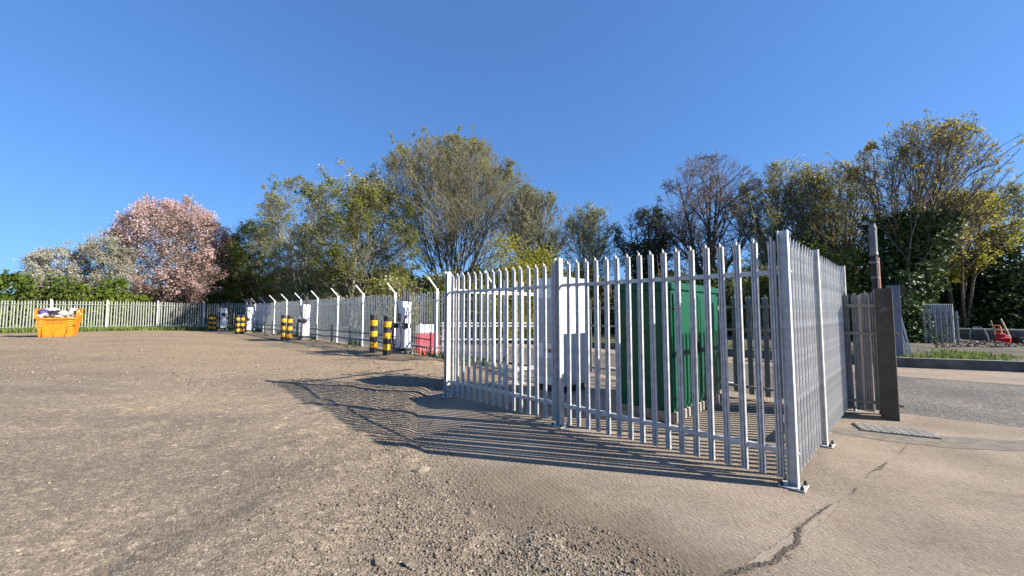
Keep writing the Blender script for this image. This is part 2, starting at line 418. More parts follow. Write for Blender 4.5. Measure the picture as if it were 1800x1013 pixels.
# ------------------------------------------------------------------ mesh helpers
class MB:
    """collects shapes into one mesh"""
    def __init__(s):
        s.v, s.f, s.m = [], [], []

    def add(s, vs, fs, mi=0):
        o = len(s.v)
        s.v.extend([tuple(v) for v in vs])
        s.f.extend([tuple(o + i for i in f) for f in fs])
        s.m.extend([mi] * len(fs))
        return s

    def box(s, c, d, mi=0, rot=None, taper=None):
        hx, hy, hz = d[0] / 2, d[1] / 2, d[2] / 2
        vs = []
        for z in (-1, 1):
            k = 1.0 if (taper is None or z < 0) else taper
            for x, y in ((-1, -1), (1, -1), (1, 1), (-1, 1)):
                p = Vector((x * hx * k, y * hy * k, z * hz))
                if rot is not None:
                    p = rot @ p
                vs.append(p + Vector(c))
        fs = [(3, 2, 1, 0), (4, 5, 6, 7), (0, 1, 5, 4), (1, 2, 6, 5), (2, 3, 7, 6), (3, 0, 4, 7)]
        return s.add(vs, fs, mi)

    def bbox(s, c, d, b=0.01, mi=0):
        """box with chamfered edges"""
        hx, hy, hz = d[0] / 2, d[1] / 2, d[2] / 2
        b = min(b, hx * 0.45, hy * 0.45, hz * 0.45)
        lv = []
        for z, ins in ((-hz, b), (-hz + b, 0), (hz - b, 0), (hz, b)):
            X, Y = hx - ins, hy - ins
            lv.append([(-X + b, -Y, z), (X - b, -Y, z), (X, -Y + b, z), (X, Y - b, z),
                       (X - b, Y, z), (-X + b, Y, z), (-X, Y - b, z), (-X, -Y + b, z)])
        vs = [Vector(p) + Vector(c) for r_ in lv for p in r_]
        fs = [tuple(range(7, -1, -1)), tuple(range(24, 32))]
        for k in range(3):
            for i in range(8):
                j = (i + 1) % 8
                fs.append((k * 8 + i, k * 8 + j, (k + 1) * 8 + j, (k + 1) * 8 + i))
        return s.add(vs, fs, mi)

    def cyl(s, p0, p1, r0, r1=None, n=12, mi=0, cap=True):
        r1 = r0 if r1 is None else r1
        a, b = Vector(p0), Vector(p1)
        t = (b - a).normalized()
        u = t.orthogonal().normalized()
        w = t.cross(u)
        vs = []
        for p, r_ in ((a, r0), (b, r1)):
            for i in range(n):
                an = 2 * math.pi * i / n
                vs.append(p + (u * math.cos(an) + w * math.sin(an)) * r_)
        fs = [(i, (i + 1) % n, n + (i + 1) % n, n + i) for i in range(n)]
        if cap:
            fs += [tuple(range(n - 1, -1, -1)), tuple(range(n, 2 * n))]
        return s.add(vs, fs, mi)

    def tube(s, pts, r, n=6, mi=0, closed=False):
        pts = [Vector(p) for p in pts]
        N = len(pts)
        vs, fs = [], []
        u = None
        for i, p in enumerate(pts):
            t = (pts[min(i + 1, N - 1)] - pts[max(i - 1, 0)]).normalized()
            if u is None:
                u = t.orthogonal().normalized()
            u = (u - t * u.dot(t)).normalized()
            w = t.cross(u)
            rr = r[i] if isinstance(r, (list, tuple)) else r
            for k in range(n):
                an = 2 * math.pi * k / n
                vs.append(p + (u * math.cos(an) + w * math.sin(an)) * rr)
        for i in range(N - 1):
            for k in range(n):
                l = (k + 1) % n
                fs.append((i * n + k, i * n + l, (i + 1) * n + l, (i + 1) * n + k))
        fs += [tuple(range(n - 1, -1, -1)), tuple((N - 1) * n + k for k in range(n))]
        return s.add(vs, fs, mi)

    def lathe(s, prof, n=20, c=(0, 0, 0), mi=0):
        vs, fs = [], []
        for r_, z in prof:
            for k in range(n):
                an = 2 * math.pi * k / n
                vs.append((c[0] + r_ * math.cos(an), c[1] + r_ * math.sin(an), c[2] + z))
        for i in range(len(prof) - 1):
            for k in range(n):
                l = (k + 1) % n
                fs.append((i * n + k, i * n + l, (i + 1) * n + l, (i + 1) * n + k))
        fs += [tuple(range(n - 1, -1, -1)), tuple((len(prof) - 1) * n + k for k in range(n))]
        return s.add(vs, fs, mi)

    def extrude(s, poly, d, mi=0):
        """closed 3-D polygon extruded along vector d"""
        n = len(poly)
        d = Vector(d)
        vs = [Vector(p) for p in poly] + [Vector(p) + d for p in poly]
        fs = [tuple(range(n - 1, -1, -1)), tuple(range(n, 2 * n))]
        fs += [(i, (i + 1) % n, n + (i + 1) % n, n + i) for i in range(n)]
        return s.add(vs, fs, mi)

    def build(s, name, mats, parent=None, smooth=False, mesh_only=False):
        me = bpy.data.meshes.new(name)
        me.from_pydata(s.v, [], s.f)
        mats = mats if isinstance(mats, (list, tuple)) else [mats]
        for m in mats:
            me.materials.append(m)
        if len(mats) > 1:
            me.polygons.foreach_set('material_index', s.m)
        if smooth:
            me.polygons.foreach_set('use_smooth', [True] * len(me.polygons))
        me.update()
        if mesh_only:
            return me
        return link(name, me, parent)

def link(name, me, parent=None):
    o = bpy.data.objects.new(name, me)
    C.objects.link(o)
    if parent is not None:
        o.parent = parent
    return o

def tag(o, label=None, cat=None, group=None, kind=None):
    if label: o['label'] = label
    if cat: o['category'] = cat
    if group: o['group'] = group
    if kind: o['kind'] = kind
    return o

def thing(name, label, cat, loc=(0, 0, 0), rz=0.0, group=None):
    o = bpy.data.objects.new(name, None)
    o.empty_display_size = 0.2
    C.objects.link(o)
    o.location = loc
    o.rotation_euler = (0, 0, rz)
    return tag(o, label, cat, group)

def copy_tree(o, parent=None):
    c = o.copy()
    C.objects.link(c)
    c.parent = parent
    for ch in list(o.children):
        copy_tree(ch, c)
    return c

def structure(o):
    o['kind'] = 'structure'
    return o

def quad_mesh(name, V, F, mats, tint=None, mi=None, smooth=False):
    """big all-quad mesh straight from numpy arrays"""
    me = bpy.data.meshes.new(name)
    V = np.ascontiguousarray(V, dtype=np.float32)
    F = np.ascontiguousarray(F, dtype=np.int32)
    k = F.shape[1]
    me.vertices.add(len(V))
    me.vertices.foreach_set('co', V.ravel())
    me.loops.add(F.size)
    me.loops.foreach_set('vertex_index', F.ravel())
    me.polygons.add(len(F))
    me.polygons.foreach_set('loop_start', np.arange(0, F.size, k, dtype=np.int32))
    for m in (mats if isinstance(mats, (list, tuple)) else [mats]):
        me.materials.append(m)
    if mi is not None:
        me.polygons.foreach_set('material_index', np.ascontiguousarray(mi, dtype=np.int32))
    if smooth:
        me.polygons.foreach_set('use_smooth', np.ones(len(F), dtype=bool))
    me.update(calc_edges=True)
    if tint is not None:
        a = me.attributes.new('tint', 'FLOAT', 'FACE')
        a.data.foreach_set('value', np.ascontiguousarray(tint, dtype=np.float32))
    return me

# ------------------------------------------------------------------ terrain
def vnoise(x, y, scale, seed):
    r = np.random.default_rng(seed)
    T = r.random((256, 256))
    fx, fy = x * scale, y * scale
    ix, iy = np.floor(fx).astype(int), np.floor(fy).astype(int)
    tx, ty = fx - ix, fy - iy
    tx, ty = tx * tx * (3 - 2 * tx), ty * ty * (3 - 2 * ty)
    a = T[ix & 255, iy & 255]; b = T[(ix + 1) & 255, iy & 255]
    c = T[ix & 255, (iy + 1) & 255]; d = T[(ix + 1) & 255, (iy + 1) & 255]
    return (a * (1 - tx) + b * tx) * (1 - ty) + (c * (1 - tx) + d * tx) * ty - 0.5

def sstep(a, b, x):
    t = np.clip((x - a) / (b - a), 0, 1)
    return t * t * (3 - 2 * t)

EDGE = [(2.2, 0.2), (1.5, 1.75), (1.02, 2.42), (0.8, 2.76), (0.23, 3.23), (-0.26, 3.54), (-0.6, 4.1), (-0.92, 4.7), (-1.25, 5.6),
        (-1.62, 6.9), (-1.75, 7.7), (-1.55, 8.3), (-0.6, 9.3), (0.3, 10.2), (0.75, 10.9)]
FLAT = EDGE + [(-3, 15.2), (-11, 23.5), (-25, 38), (-25, 60), (90, 60), (90, -40), (2.2, -40)]

def flat_dist(x, y):
    """signed distance to the paved area: positive outside it, on the gravel"""
    x = np.asarray(x, float); y = np.asarray(y, float)
    d = np.full(x.shape, 1e9)
    inside = np.zeros(x.shape, bool)
    n = len(FLAT)
    for i in range(n):
        ax, ay = FLAT[i]; bx, by = FLAT[(i + 1) % n]
        ex, ey = bx - ax, by - ay
        t = np.clip(((x - ax) * ex + (y - ay) * ey) / (ex * ex + ey * ey), 0, 1)
        d = np.minimum(d, np.hypot(x - ax - t * ex, y - ay - t * ey))
        cond = (ay > y) != (by > y)
        with np.errstate(divide='ignore', invalid='ignore'):
            xi = ex * (y - ay) / (ey if ey else 1e-9) + ax
        inside ^= cond & (x < xi)
    return np.where(inside, -d, d)

def H(x, y):
    x = np.asarray(x, float); y = np.asarray(y, float)
    d = flat_dist(x, y)
    dd = d + 0.28 * vnoise(x, y, 1.7, 3) + 0.16 * vnoise(x, y, 5.0, 4)
    h = -0.06 + 0.105 * sstep(-0.25, 0.35, dd) + 0.05 * sstep(0.3, 1.6, dd) + 0.14 * sstep(2.2, 8.0, d)
    on = sstep(-0.3, 0.3, dd)
    bumpy = 0.35 + 0.65 * (1 - sstep(1.0, 4.5, d))
    h += on * bumpy * (0.07 * vnoise(x, y, 1.1, 5) + 0.03 * vnoise(x, y, 3.2, 6) + 0.014 * vnoise(x, y, 8.0, 7) + 0.008 * vnoise(x, y, 17.0, 8))
    # loose soil heaped along the foot of the charger fence
    t = ((x + 2.64) * -0.7017 + (y - 14.0) * 0.7124)
    s = ((x + 2.64) * 0.7124 + (y - 14.0) * 0.7017)
    h += on * 0.09 * np.exp(-((s + 1.2) / 1.1) ** 2) * sstep(-3, 0, t) * (1 + 1.5 * vnoise(x, y, 1.4, 9))
    return h

def Hs(x, y):
    return float(H(np.array([x]), np.array([y]))[0])

def axis(segs):
    out = []
    for a, b, st in segs:
        n = max(1, int(round((b - a) / st)))
        out.append(np.linspace(a, b, n, endpoint=False))
    out.append(np.array([segs[-1][1]]))
    return np.concatenate(out)

xs = axis([(-600, -100, 60), (-100, -45, 5), (-45, -14, 0.45), (-14, -7, 0.12), (-7, 2.6, 0.045), (2.6, 20, 0.8), (20, 100, 8), (100, 600, 60)])
ys = axis([(-60, 0, 6), (0, 1.8, 0.3), (1.8, 9.0, 0.045), (9.0, 18, 0.12), (18, 48, 0.45), (48, 110, 5), (110, 1100, 60)])
GX, GY = np.meshgrid(xs, ys, indexing='ij')
GZ = H(GX, GY)
V = np.stack([GX.ravel(), GY.ravel(), GZ.ravel()], 1)
nx, ny = len(xs), len(ys)
ii, jj = np.meshgrid(np.arange(nx - 1), np.arange(ny - 1), indexing='ij')
a0 = (ii * ny + jj).ravel()
F = np.stack([a0, a0 + ny, a0 + ny + 1, a0 + 1], 1)
structure(link('gravel_ground', quad_mesh('gravel_ground', V, F, M['gravel'], smooth=True)))

def sheet(name, poly, z, mat, th=0.0):
    mb = MB()
    if th:
        mb.extrude([(p[0], p[1], z - th) for p in poly], (0, 0, th))
    else:
        mb.add([(p[0], p[1], z) for p in poly], [tuple(range(len(poly)))])
    return mb.build(name, mat)

# road behind the old fence and to the right
ROAD = [(6.37, 6.47), (7.35, 5.63), (12, 1.65), (24, -8.6), (30, -2), (14.2, 6.85), (11.6, 8.9), (10.2, 10.0), (4.0, 16.0), (-3.0, 21.6), (-14, 31), (-20, 30), (-2.2, 15.6), (0.9, 12.0)]
structure(sheet('asphalt_road', ROAD, 0.0, M['asphalt']))
# concrete pad in front, under and beside the enclosure: an L-shaped sheet whose edge the gravel laps over
PAD = [(1.6, -9), (1.2, 1.2), (0.5, 2.35), (-0.2, 3.0), (-0.9, 3.6), (-1.4, 4.8), (-1.95, 6.2), (-2.3, 7.8), (-1.9, 8.7), (-0.2, 10.4), (0.4, 11.5), (0.9, 12.0), (6.37, 6.47), (7.35, 5.63), (12, 1.65), (24, -8.6), (20, -12)]
structure(sheet('concrete_pad', PAD, 0.004, M['concrete']))
FAR = [(-14, 31.03), (-3.0, 21.63), (4.0, 16.03), (10.2, 10.03), (11.6, 8.93), (14.2, 6.88), (30, -1.9), (34, 1.0), (16.8, 9.1), (14.2, 10.9), (11.97, 11.8), (4.3, 18.0), (-4, 24.4), (-14, 32.2)]
structure(sheet('concrete_margin', FAR, 0.004, M['concrete']))

def ragged(pts, amp, seed, step=0.06):
    """a hand-drawn looking outline: points between the given ones, pushed about"""
    rr = random.Random(seed)
    out = []
    n = len(pts)
    for i in range(n):
        a, b = Vector(pts[i]), Vector(pts[(i + 1) % n])
        k = max(1, int((b - a).length / step))
        for j in range(k):
            p = a.lerp(b, j / k)
            out.append((p.x + rr.uniform(-amp, amp), p.y + rr.uniform(-amp, amp)))
    return out

structure(sheet('asphalt_patch', ragged([(4.45, 5.68), (4.9, 5.72), (5.65, 5.32), (6.6, 5.12), (8.6, 4.7), (8.6, 4.35), (6.4, 4.72), (5.35, 4.84), (4.8, 5.1), (4.38, 5.42)], 0.012, 3), 0.008, M['patch']))
structure(sheet('road_line', [(4.9, 9.0), (2.6, 11.6), (2.68, 11.68), (4.98, 9.08)], 0.006, M['line_white']))
structure(sheet('road_line', [(5.15, 9.25), (2.85, 11.85), (2.93, 11.93), (5.23, 9.33)], 0.006, M['line_white']))
# raised slab under the cabinets
structure(sheet('cabinet_slab', [(1.85, 6.1), (-0.02, 7.72), (1.95, 9.6), (3.65, 7.85)], 0.075, M['plinth'], 0.07))

# joint between the two pours: smooth mortar, dark dirt and cracks
def strip(pts, w, z, seed, amp=0.02):
    rr = random.Random(seed)
    P = [Vector((p[0], p[1])) for p in pts]
    fine = []
    for i in range(len(P) - 1):
        k = max(2, int((P[i + 1] - P[i]).length / 0.02))
        for j in range(k):
            fine.append(P[i].lerp(P[i + 1], j / k))
    fine.append(P[-1])
    L_, R_ = [], []
    for i, p in enumerate(fine):
        t = (fine[min(i + 1, len(fine) - 1)] - fine[max(i - 1, 0)]).normalized()
        nrm = Vector((-t.y, t.x))
        end = min(1, i / 4, (len(fine) - 1 - i) / 4)
        o = nrm * rr.uniform(-amp, amp)
        ww = w * (0.25 + rr.random() * 1.2) * max(0.05, end)
        L_.append(p + o + nrm * ww); R_.append(p + o - nrm * ww)
    mb = MB()
    n = len(fine)
    mb.add([(q.x, q.y, z) for q in L_] + [(q.x, q.y, z) for q in R_], [(i, n + i, n + i + 1, i + 1) for i in range(n - 1)])
    return mb

def gp(px, py, z=0.0):
    """a point of the flat ground seen at pixel px, py of the 1800 px photograph (used for measuring only)"""
    d = (EYE - z) * 690.0 / (py - 550.0)
    return ((px - 900.0) / 690.0 * d, d)

structure(sheet('mortar_patch', ragged([gp(1290, 982), gp(1312, 962), gp(1355, 938), (gp(1392, 912)), gp(1440, 880), gp(1462, 870), gp(1440, 893), gp(1415, 912), gp(1395, 938), gp(1370, 958)], 0.008, 5, 0.03), 0.008, M['mortar']))
mb = strip([gp(1235, 1011), gp(1272, 990), gp(1310, 978), gp(1345, 972), gp(1352, 958), gp(1382, 945), gp(1383, 928), gp(1390, 915)], 0.016, 0.012, 6, 0.012)
b2 = strip([gp(1390, 915), gp(1412, 898), gp(1428, 888), gp(1450, 874)], 0.003, 0.012, 8, 0.006)
b3 = strip([gp(1474, 862), gp(1482, 858), gp(1490, 848)], 0.005, 0.012, 19, 0.008)
b6 = strip([gp(1505, 835), gp(1512, 826), gp(1524, 818), gp(1546, 806)], 0.003, 0.012, 29, 0.005)
b7 = strip([gp(1562, 796), gp(1574, 784), gp(1582, 775)], 0.0035, 0.012, 9, 0.006)
b4 = strip([gp(1505, 835), gp(1540, 829), gp(1575, 832), gp(1620, 842), gp(1700, 856), gp(1800, 869)], 0.0022, 0.012, 10, 0.008)
b5 = strip([gp(1516, 822), gp(1530, 818), gp(1545, 806)], 0.006, 0.012, 12, 0.01)
for q in (b2, b3, b4, b5, b6, b7):
    mb.add(q.v, q.f)
structure(mb.build('dirt_in_joint', M['dirt']))

# kerb and verge across the road
KB = [(-14, 32.2), (-4, 24.4), (4.3, 18.0), (11.97, 11.8), (14.2, 10.9), (16.8, 9.1), (34, 1.0)]
mb = MB()
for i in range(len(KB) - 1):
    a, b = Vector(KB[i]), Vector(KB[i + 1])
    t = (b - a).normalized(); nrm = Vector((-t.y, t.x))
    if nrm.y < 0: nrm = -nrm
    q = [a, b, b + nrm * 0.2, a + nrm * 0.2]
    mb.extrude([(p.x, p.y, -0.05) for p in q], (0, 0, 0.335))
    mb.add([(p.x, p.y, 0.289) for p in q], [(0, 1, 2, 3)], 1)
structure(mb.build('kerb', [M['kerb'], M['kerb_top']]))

def verge_h(x, y):
    d = np.full(np.shape(x), 1e9)
    for i in range(len(KB) - 1):
        ax, ay = KB[i]; bx, by = KB[i + 1]
        ex, ey = bx - ax, by - ay
        t = np.clip(((x - ax) * ex + (y - ay) * ey) / (ex * ex + ey * ey), 0, 1)
        d = np.minimum(d, np.hypot(x - ax - t * ex, y - ay - t * ey))
    return 0.26 + 0.10 * sstep(0.3, 4, d) + 0.10 * vnoise(x, y, 0.9, 21) * sstep(0.2, 1.5, d) + 0.05 * vnoise(x, y, 3, 22) * sstep(0.2, 1.0, d)

# verge as a strip grid that starts behind the kerb and runs back under the trees
rows, cols = 40, 160
vv, ff = [], []
kb = [Vector(p) for p in KB]
seg = [(kb[i + 1] - kb[i]).length for i in range(len(kb) - 1)]
tot = sum(seg)
for c_ in range(cols + 1):
    s_ = tot * c_ / cols
    i = 0
    while i < len(seg) - 1 and s_ > seg[i]:
        s_ -= seg[i]; i += 1
    p = kb[i].lerp(kb[i + 1], min(1, s_ / seg[i]))
    for r_ in range(rows + 1):
        off = 0.15 + 45 * (r_ / rows) ** 2
        vv.append((p.x + 0.64 * off, p.y + 0.77 * off))
vv = np.array(vv)
vz = verge_h(vv[:, 0], vv[:, 1])
a0 = (np.arange(cols)[:, None] * (rows + 1) + np.arange(rows)[None]).ravel()
structure(link('grass_verge', quad_mesh('grass_verge', np.column_stack([vv, vz]), np.stack([a0, a0 + 1, a0 + rows + 2, a0 + rows + 1], 1), M['verge'], smooth=True)))

# ------------------------------------------------------------------ loose stones
def ico():
    t = (1 + 5 ** .5) / 2
    v = np.array([(-1, t, 0), (1, t, 0), (-1, -t, 0), (1, -t, 0), (0, -1, t), (0, 1, t), (0, -1, -t), (0, 1, -t), (t, 0, -1), (t, 0, 1), (-t, 0, -1), (-t, 0, 1)], float)
    v /= np.linalg.norm(v[0])
    f = np.array([(0, 11, 5), (0, 5, 1), (0, 1, 7), (0, 7, 10), (0, 10, 11), (1, 5, 9), (5, 11, 4), (11, 10, 2), (10, 7, 6), (7, 1, 8),
                  (3, 9, 4), (3, 4, 2), (3, 2, 6), (3, 6, 8), (3, 8, 9), (4, 9, 5), (2, 4, 11), (6, 2, 10), (8, 6, 7), (9, 8, 1)])
    return v, f
ICO_V, ICO_F = ico()

def stone_field(name, X, Y, Z, S, seed, mat, tint=None):
    r = np.random.default_rng(seed)
    n = len(X)
    sh = ICO_V[None] * (1 + 0.35 * (r.random((n, 12, 1)) - 0.5))
    sc3 = S[:, None] * np.stack([0.8 + 0.6 * r.random(n), 0.6 + 0.5 * r.random(n), 0.4 + 0.35 * r.random(n)], 1)
    sh = sh * sc3[:, None, :]
    an = r.random(n) * 6.283
    ca, sa = np.cos(an), np.sin(an)
    x = sh[..., 0] * ca[:, None] - sh[..., 1] * sa[:, None]
    y = sh[..., 0] * sa[:, None] + sh[..., 1] * ca[:, None]
    P = np.stack([x + X[:, None], y + Y[:, None], sh[..., 2] + (Z + S * 0.22)[:, None]], -1).reshape(-1, 3)
    Fc = (ICO_F[None] + (np.arange(n) * 12)[:, None, None]).reshape(-1, 3)
    t = np.repeat(r.random(n) ** 1.2 if tint is None else tint, 20)
    return quad_mesh(name, P, Fc, mat, tint=t)

rg = np.random.default_rng(5)
def scatter(n, zlo, zhi, xlo_px, xhi_px):
    z = zlo * (zhi / zlo) ** rg.random(n)
    px = xlo_px + (xhi_px - xlo_px) * rg.random(n)
    return (px - 900) / 690 * z, z

X1, Y1 = scatter(120000, 2.2, 9.5, -60, 1320)
d = flat_dist(X1, Y1)
pile = np.exp(-((d - 0.55) / 0.9) ** 2)
keep = (d > -0.22) & (rg.random(len(X1)) < (0.12 + 0.88 * pile * (0.35 + 1.3 * np.clip(vnoise(X1, Y1, 1.6, 31) + 0.5, 0, 1))))
X1, Y1, pile = X1[keep], Y1[keep], pile[keep]
S1 = np.exp(rg.normal(-5.55, 0.48, len(X1))) * (0.8 + 0.5 * pile)
S1 = np.minimum(S1, 0.016)
d1 = flat_dist(X1, Y1)
Z1 = np.maximum(H(X1, Y1), np.where(d1 < 0.4, 0.004, -9))
X2, Y2 = scatter(5000, 8, 32, -50, 780)
d = flat_dist(X2, Y2); k2 = d > 0.2
X2, Y2 = X2[k2], Y2[k2]
S2 = np.exp(rg.normal(-4.3, 0.4, len(X2)))
S2 = np.minimum(S2, 0.04)
Z2 = H(X2, Y2)
# grit gathered in the joint of the slab
jp = [gp(1215, 1013), gp(1272, 990), gp(1345, 970), gp(1382, 942), gp(1390, 915), gp(1440, 880)]
n3 = 1500
ji = rg.integers(0, len(jp) - 1, n3); jt = rg.random(n3)
J = np.array(jp)
JP = J[ji] + (J[ji + 1] - J[ji]) * jt[:, None] + rg.normal(0, 1, (n3, 2)) * (0.006 + 0.05 * rg.random((n3, 1)) ** 3)
X2 = np.concatenate([X2, JP[:, 0]]); Y2 = np.concatenate([Y2, JP[:, 1]]); Z2 = np.concatenate([Z2, np.full(n3, 0.012)])
S2 = np.concatenate([S2, np.minimum(np.exp(rg.normal(-6.0, 0.45, n3)), 0.008)])
st = link('loose_stones', stone_field('loose_stones', np.concatenate([X1, X2]), np.concatenate([Y1, Y2]), np.concatenate([Z1, Z2]), np.concatenate([S1, S2]), 8, M['stones']))
tag(st, 'loose grey and buff stones lying over the gravel yard', 'gravel', kind='stuff')

# a few bigger lumps one can point at
def rock(px, py, r_, label):
    x, y = gp(px, py, 0.06)
    rr = random.Random(px)
    mb = MB()
    import bmesh
    bm = bmesh.new()
    bmesh.ops.create_icosphere(bm, subdivisions=1, radius=1.0)
    for v in bm.verts:
        k = 1 + 0.75 * (rr.random() - 0.5)
        v.co = Vector((v.co.x * 1.25 * k, v.co.y * 0.8 * k, max(-0.3, v.co.z * 0.5 * k))) * r_ * 0.85
    me = bpy.data.meshes.new('rock')
    bm.to_mesh(me); bm.free()
    me.materials.append(M['stone_l'])
    o = link('rock', me)
    o.location = (x, y, Hs(x, y) + 0.12 * r_)
    o.rotation_euler = (rr.uniform(-.2, .2), rr.uniform(-.2, .2), rr.uniform(0, 6))
    tag(o, label, 'rock', 'bigger lumps of rubble in the gravel')
rock(678, 978, 0.045, 'rounded brown rubble lump at the bottom of the photo, just left of a flat one')
rock(727, 976, 0.042, 'flat buff rubble lump at the bottom of the photo, right of a rounded one')
rock(645, 994, 0.034, 'small pale rubble lump lowest in the photo near the bottom edge')
rock(745, 812, 0.085, 'largest crumbled lump, just below the shadow of the fence on the gravel')
rock(575, 958, 0.030, 'lone small pale stone on gravel far left of the other lumps')
rock(830, 880, 0.050, 'flat buff lump on the gravel edge beside the concrete')

# ------------------------------------------------------------------ palisade parts
def pale_mesh(name, mat, w=0.068, top=2.40, bot=0.06, d=0.019, curl=0.028, th=0.003):
    """W-section pale, splayed and pointed at its head; x across, +y outwards"""
    h = w / 2
    cols = [(-h, -0.35 * d), (-h * 0.80, 0.62 * d), (-h * 0.52, 0.62 * d), (-h * 0.36, 0.05 * d), (-h * 0.2, d * 0.95), (0, d), (h * 0.2, d * 0.95), (h * 0.36, 0.05 * d), (h * 0.52, 0.62 * d), (h * 0.80, 0.62 * d), (h, -0.35 * d)]
    tops = [0.055, 0.05, 0.06, 0.035, 0.012, 0, 0.012, 0.035, 0.06, 0.05, 0.055]
    rows = [bot, 1.2, top - 0.17, top - 0.10, None]
    vs, fs = [], []
    nc, nr = len(cols), len(rows)
    for side in (0, 1):
        for r_ in rows:
            for (x, y), tp in zip(cols, tops):
                z = (top - tp) if r_ is None else r_
                k = max(0.0, (z - (top - 0.17)) / 0.17)
                spl = 1 + 0.16 * k * (abs(x) / h)
                yy = y + curl * k * k * (0.4 + 0.6 * abs(x) / h)
                vs.append((x * spl, yy - (th if side else 0), z))
    for side in (0, 1):
        o = side * nc * nr
        for i in range(nr - 1):
            for j in range(nc - 1):
                q = (o + i * nc + j, o + i * nc + j + 1, o + (i + 1) * nc + j + 1, o + (i + 1) * nc + j)
                fs.append(q if side else q[::-1])
    o = nc * nr
    for i in range(nr - 1):
        for j, fl in ((0, 1), (nc - 1, 0)):
            q = (i * nc + j, (i + 1) * nc + j, o + (i + 1) * nc + j, o + i * nc + j)
            fs.append(q if fl else q[::-1])
    for j in range(nc - 1):
        i = nr - 1
        fs.append((i * nc + j, i * nc + j + 1, o + i * nc + j + 1, o + i * nc + j))
    mb = MB()
    mb.add(vs, fs)
    return mb.build(name, mat, mesh_only=True)

def i_post(mb, x, h, z0=0.0, fw=0.09, dep=0.085, t=0.009, mi=0, y=0.0, turned=False):
    """I-section upright: web along the fence, flanges across it"""
    if turned:
        mb.box((x, y, h / 2 + z0 / 2), (0.007, fw - 2 * t, h - z0), mi)
        for s in (-1, 1):
            mb.box((x, y + s * (fw - t) / 2, h / 2 + z0 / 2), (dep, t, h - z0), mi)
        return
    mb.box((x, y, h / 2 + z0 / 2), (dep - 2 * t, 0.007, h - z0), mi)
    for s in (-1, 1):
        mb.box((x + s * (dep - t) / 2, y, h / 2 + z0 / 2), (t, fw, h - z0), mi)

def nut(mb, x, y, z, r_=0.017):
    mb.cyl((x, y, z), (x, y, z + 0.02), r_, r_, 6)
    mb.cyl((x, y, z + 0.02), (x, y, z + 0.04), r_ * 0.5, r_ * 0.5, 8)

def angle_bar(mb, x0, x1, z, y0, out, leg=0.05, t=0.005):
    """steel angle: one leg upright against the pales, one lying flat"""
    o = -out
    pr = [(y0, z), (y0 + o * leg, z), (y0 + o * leg, z - t), (y0 + o * t, z - t), (y0 + o * t, z - leg), (y0, z - leg)]
    if out < 0:
        pr = pr[::-1]
    mb.extrude([(x0, y, zz) for y, zz in pr], (x1 - x0, 0, 0))

PALE = pale_mesh('pale', M['galv'])

def near_fence(name, label, p0, p1, posts, pales, out, post_h=2.44, rails=((2.06,), (0.33,)), splits=None):
    a, b = Vector(p0), Vector(p1)
    ang = math.atan2(b.y - a.y, b.x - a.x)
    root = thing(name, label, 'fence', (a.x, a.y, 0.004), ang)
    for i, s in enumerate(posts):
        mb = MB()
        i_post(mb, s, post_h + random.uniform(-.004, .004), 0.016, turned=(out < 0))
        po = mb.build('post', M['galv'], root)
        mb = MB()
        mb.bbox((s, 0, 0.010), (0.21, 0.21, 0.012), 0.002)
        mb.build('base_plate', M['galv'], po)
        for sx in (-1, 1):
            for sy in (-1, 1):
                mb = MB()
                nut(mb, s + sx * 0.078, sy * 0.078, 0.016)
                mb.build('anchor_bolt', M['bolt'], po)
        for z in (2.035, 0.305):
            mb = MB()
            mb.cyl((s - 0.055, out * -0.03, z), (s + 0.068, out * -0.03, z), 0.012, 0.012, 6)
            mb.build('bolt', M['galv_post'], po)
    for (z,) in rails:
        for i in range(len(posts) - 1):
            mb = MB()
            angle_bar(mb, posts[i] + 0.056, posts[i + 1] - 0.056, z, -out * 0.002, out)
            mb.build('rail', M['galv'], root)
    for s in pales:
        o = link('pale', PALE, root)
        o.location = (s, 0, random.uniform(-.003, .003))
        o.rotation_euler = (random.uniform(-.0015, .0015), random.uniform(-.003, .003), (0 if out > 0 else math.pi) + random.uniform(-.02, .02))
    return root

A = (2.655, 3.81)      # near corner
B = (-1.27, 7.77)     # left corner
D = (5.68, 6.74)      # right corner
LAB = (Vector(B) - Vector(A)).length
mid = LAB * 0.5
pf = [0.098]
pit = 0.158
s = 0.25
while s < mid - 0.14:
    pf.append(s); s += (mid - 0.42) / 15.0
s = mid + 0.11
k = 0
n2 = 16
for k in range(n2):
    pf.append(mid + 0.11 + k * (LAB - mid - 0.28) / (n2 - 1))
near_fence('palisade_fence', 'bright galvanised palisade fence with three posts, between camera and the two cabinets', A, B, [0.0, mid, LAB], pf, 1)
LAD = (Vector(D) - Vector(A)).length
pr = []
m2 = 1.56
for k in range(9):
    pr.append(0.16 + k * (m2 - 0.30) / 8)
for k in range(17):
    pr.append(m2 + 0.13 + k * (LAD - m2 - 0.24) / 16)
near_fence('palisade_fence', 'sunlit galvanised palisade fence running steeply away at the right of the enclosure', (A[0] + 0.085, A[1] + 0.085), (D[0], D[1]), [m2, LAD - 0.08], [p - 0.12 for p in pr], -1)
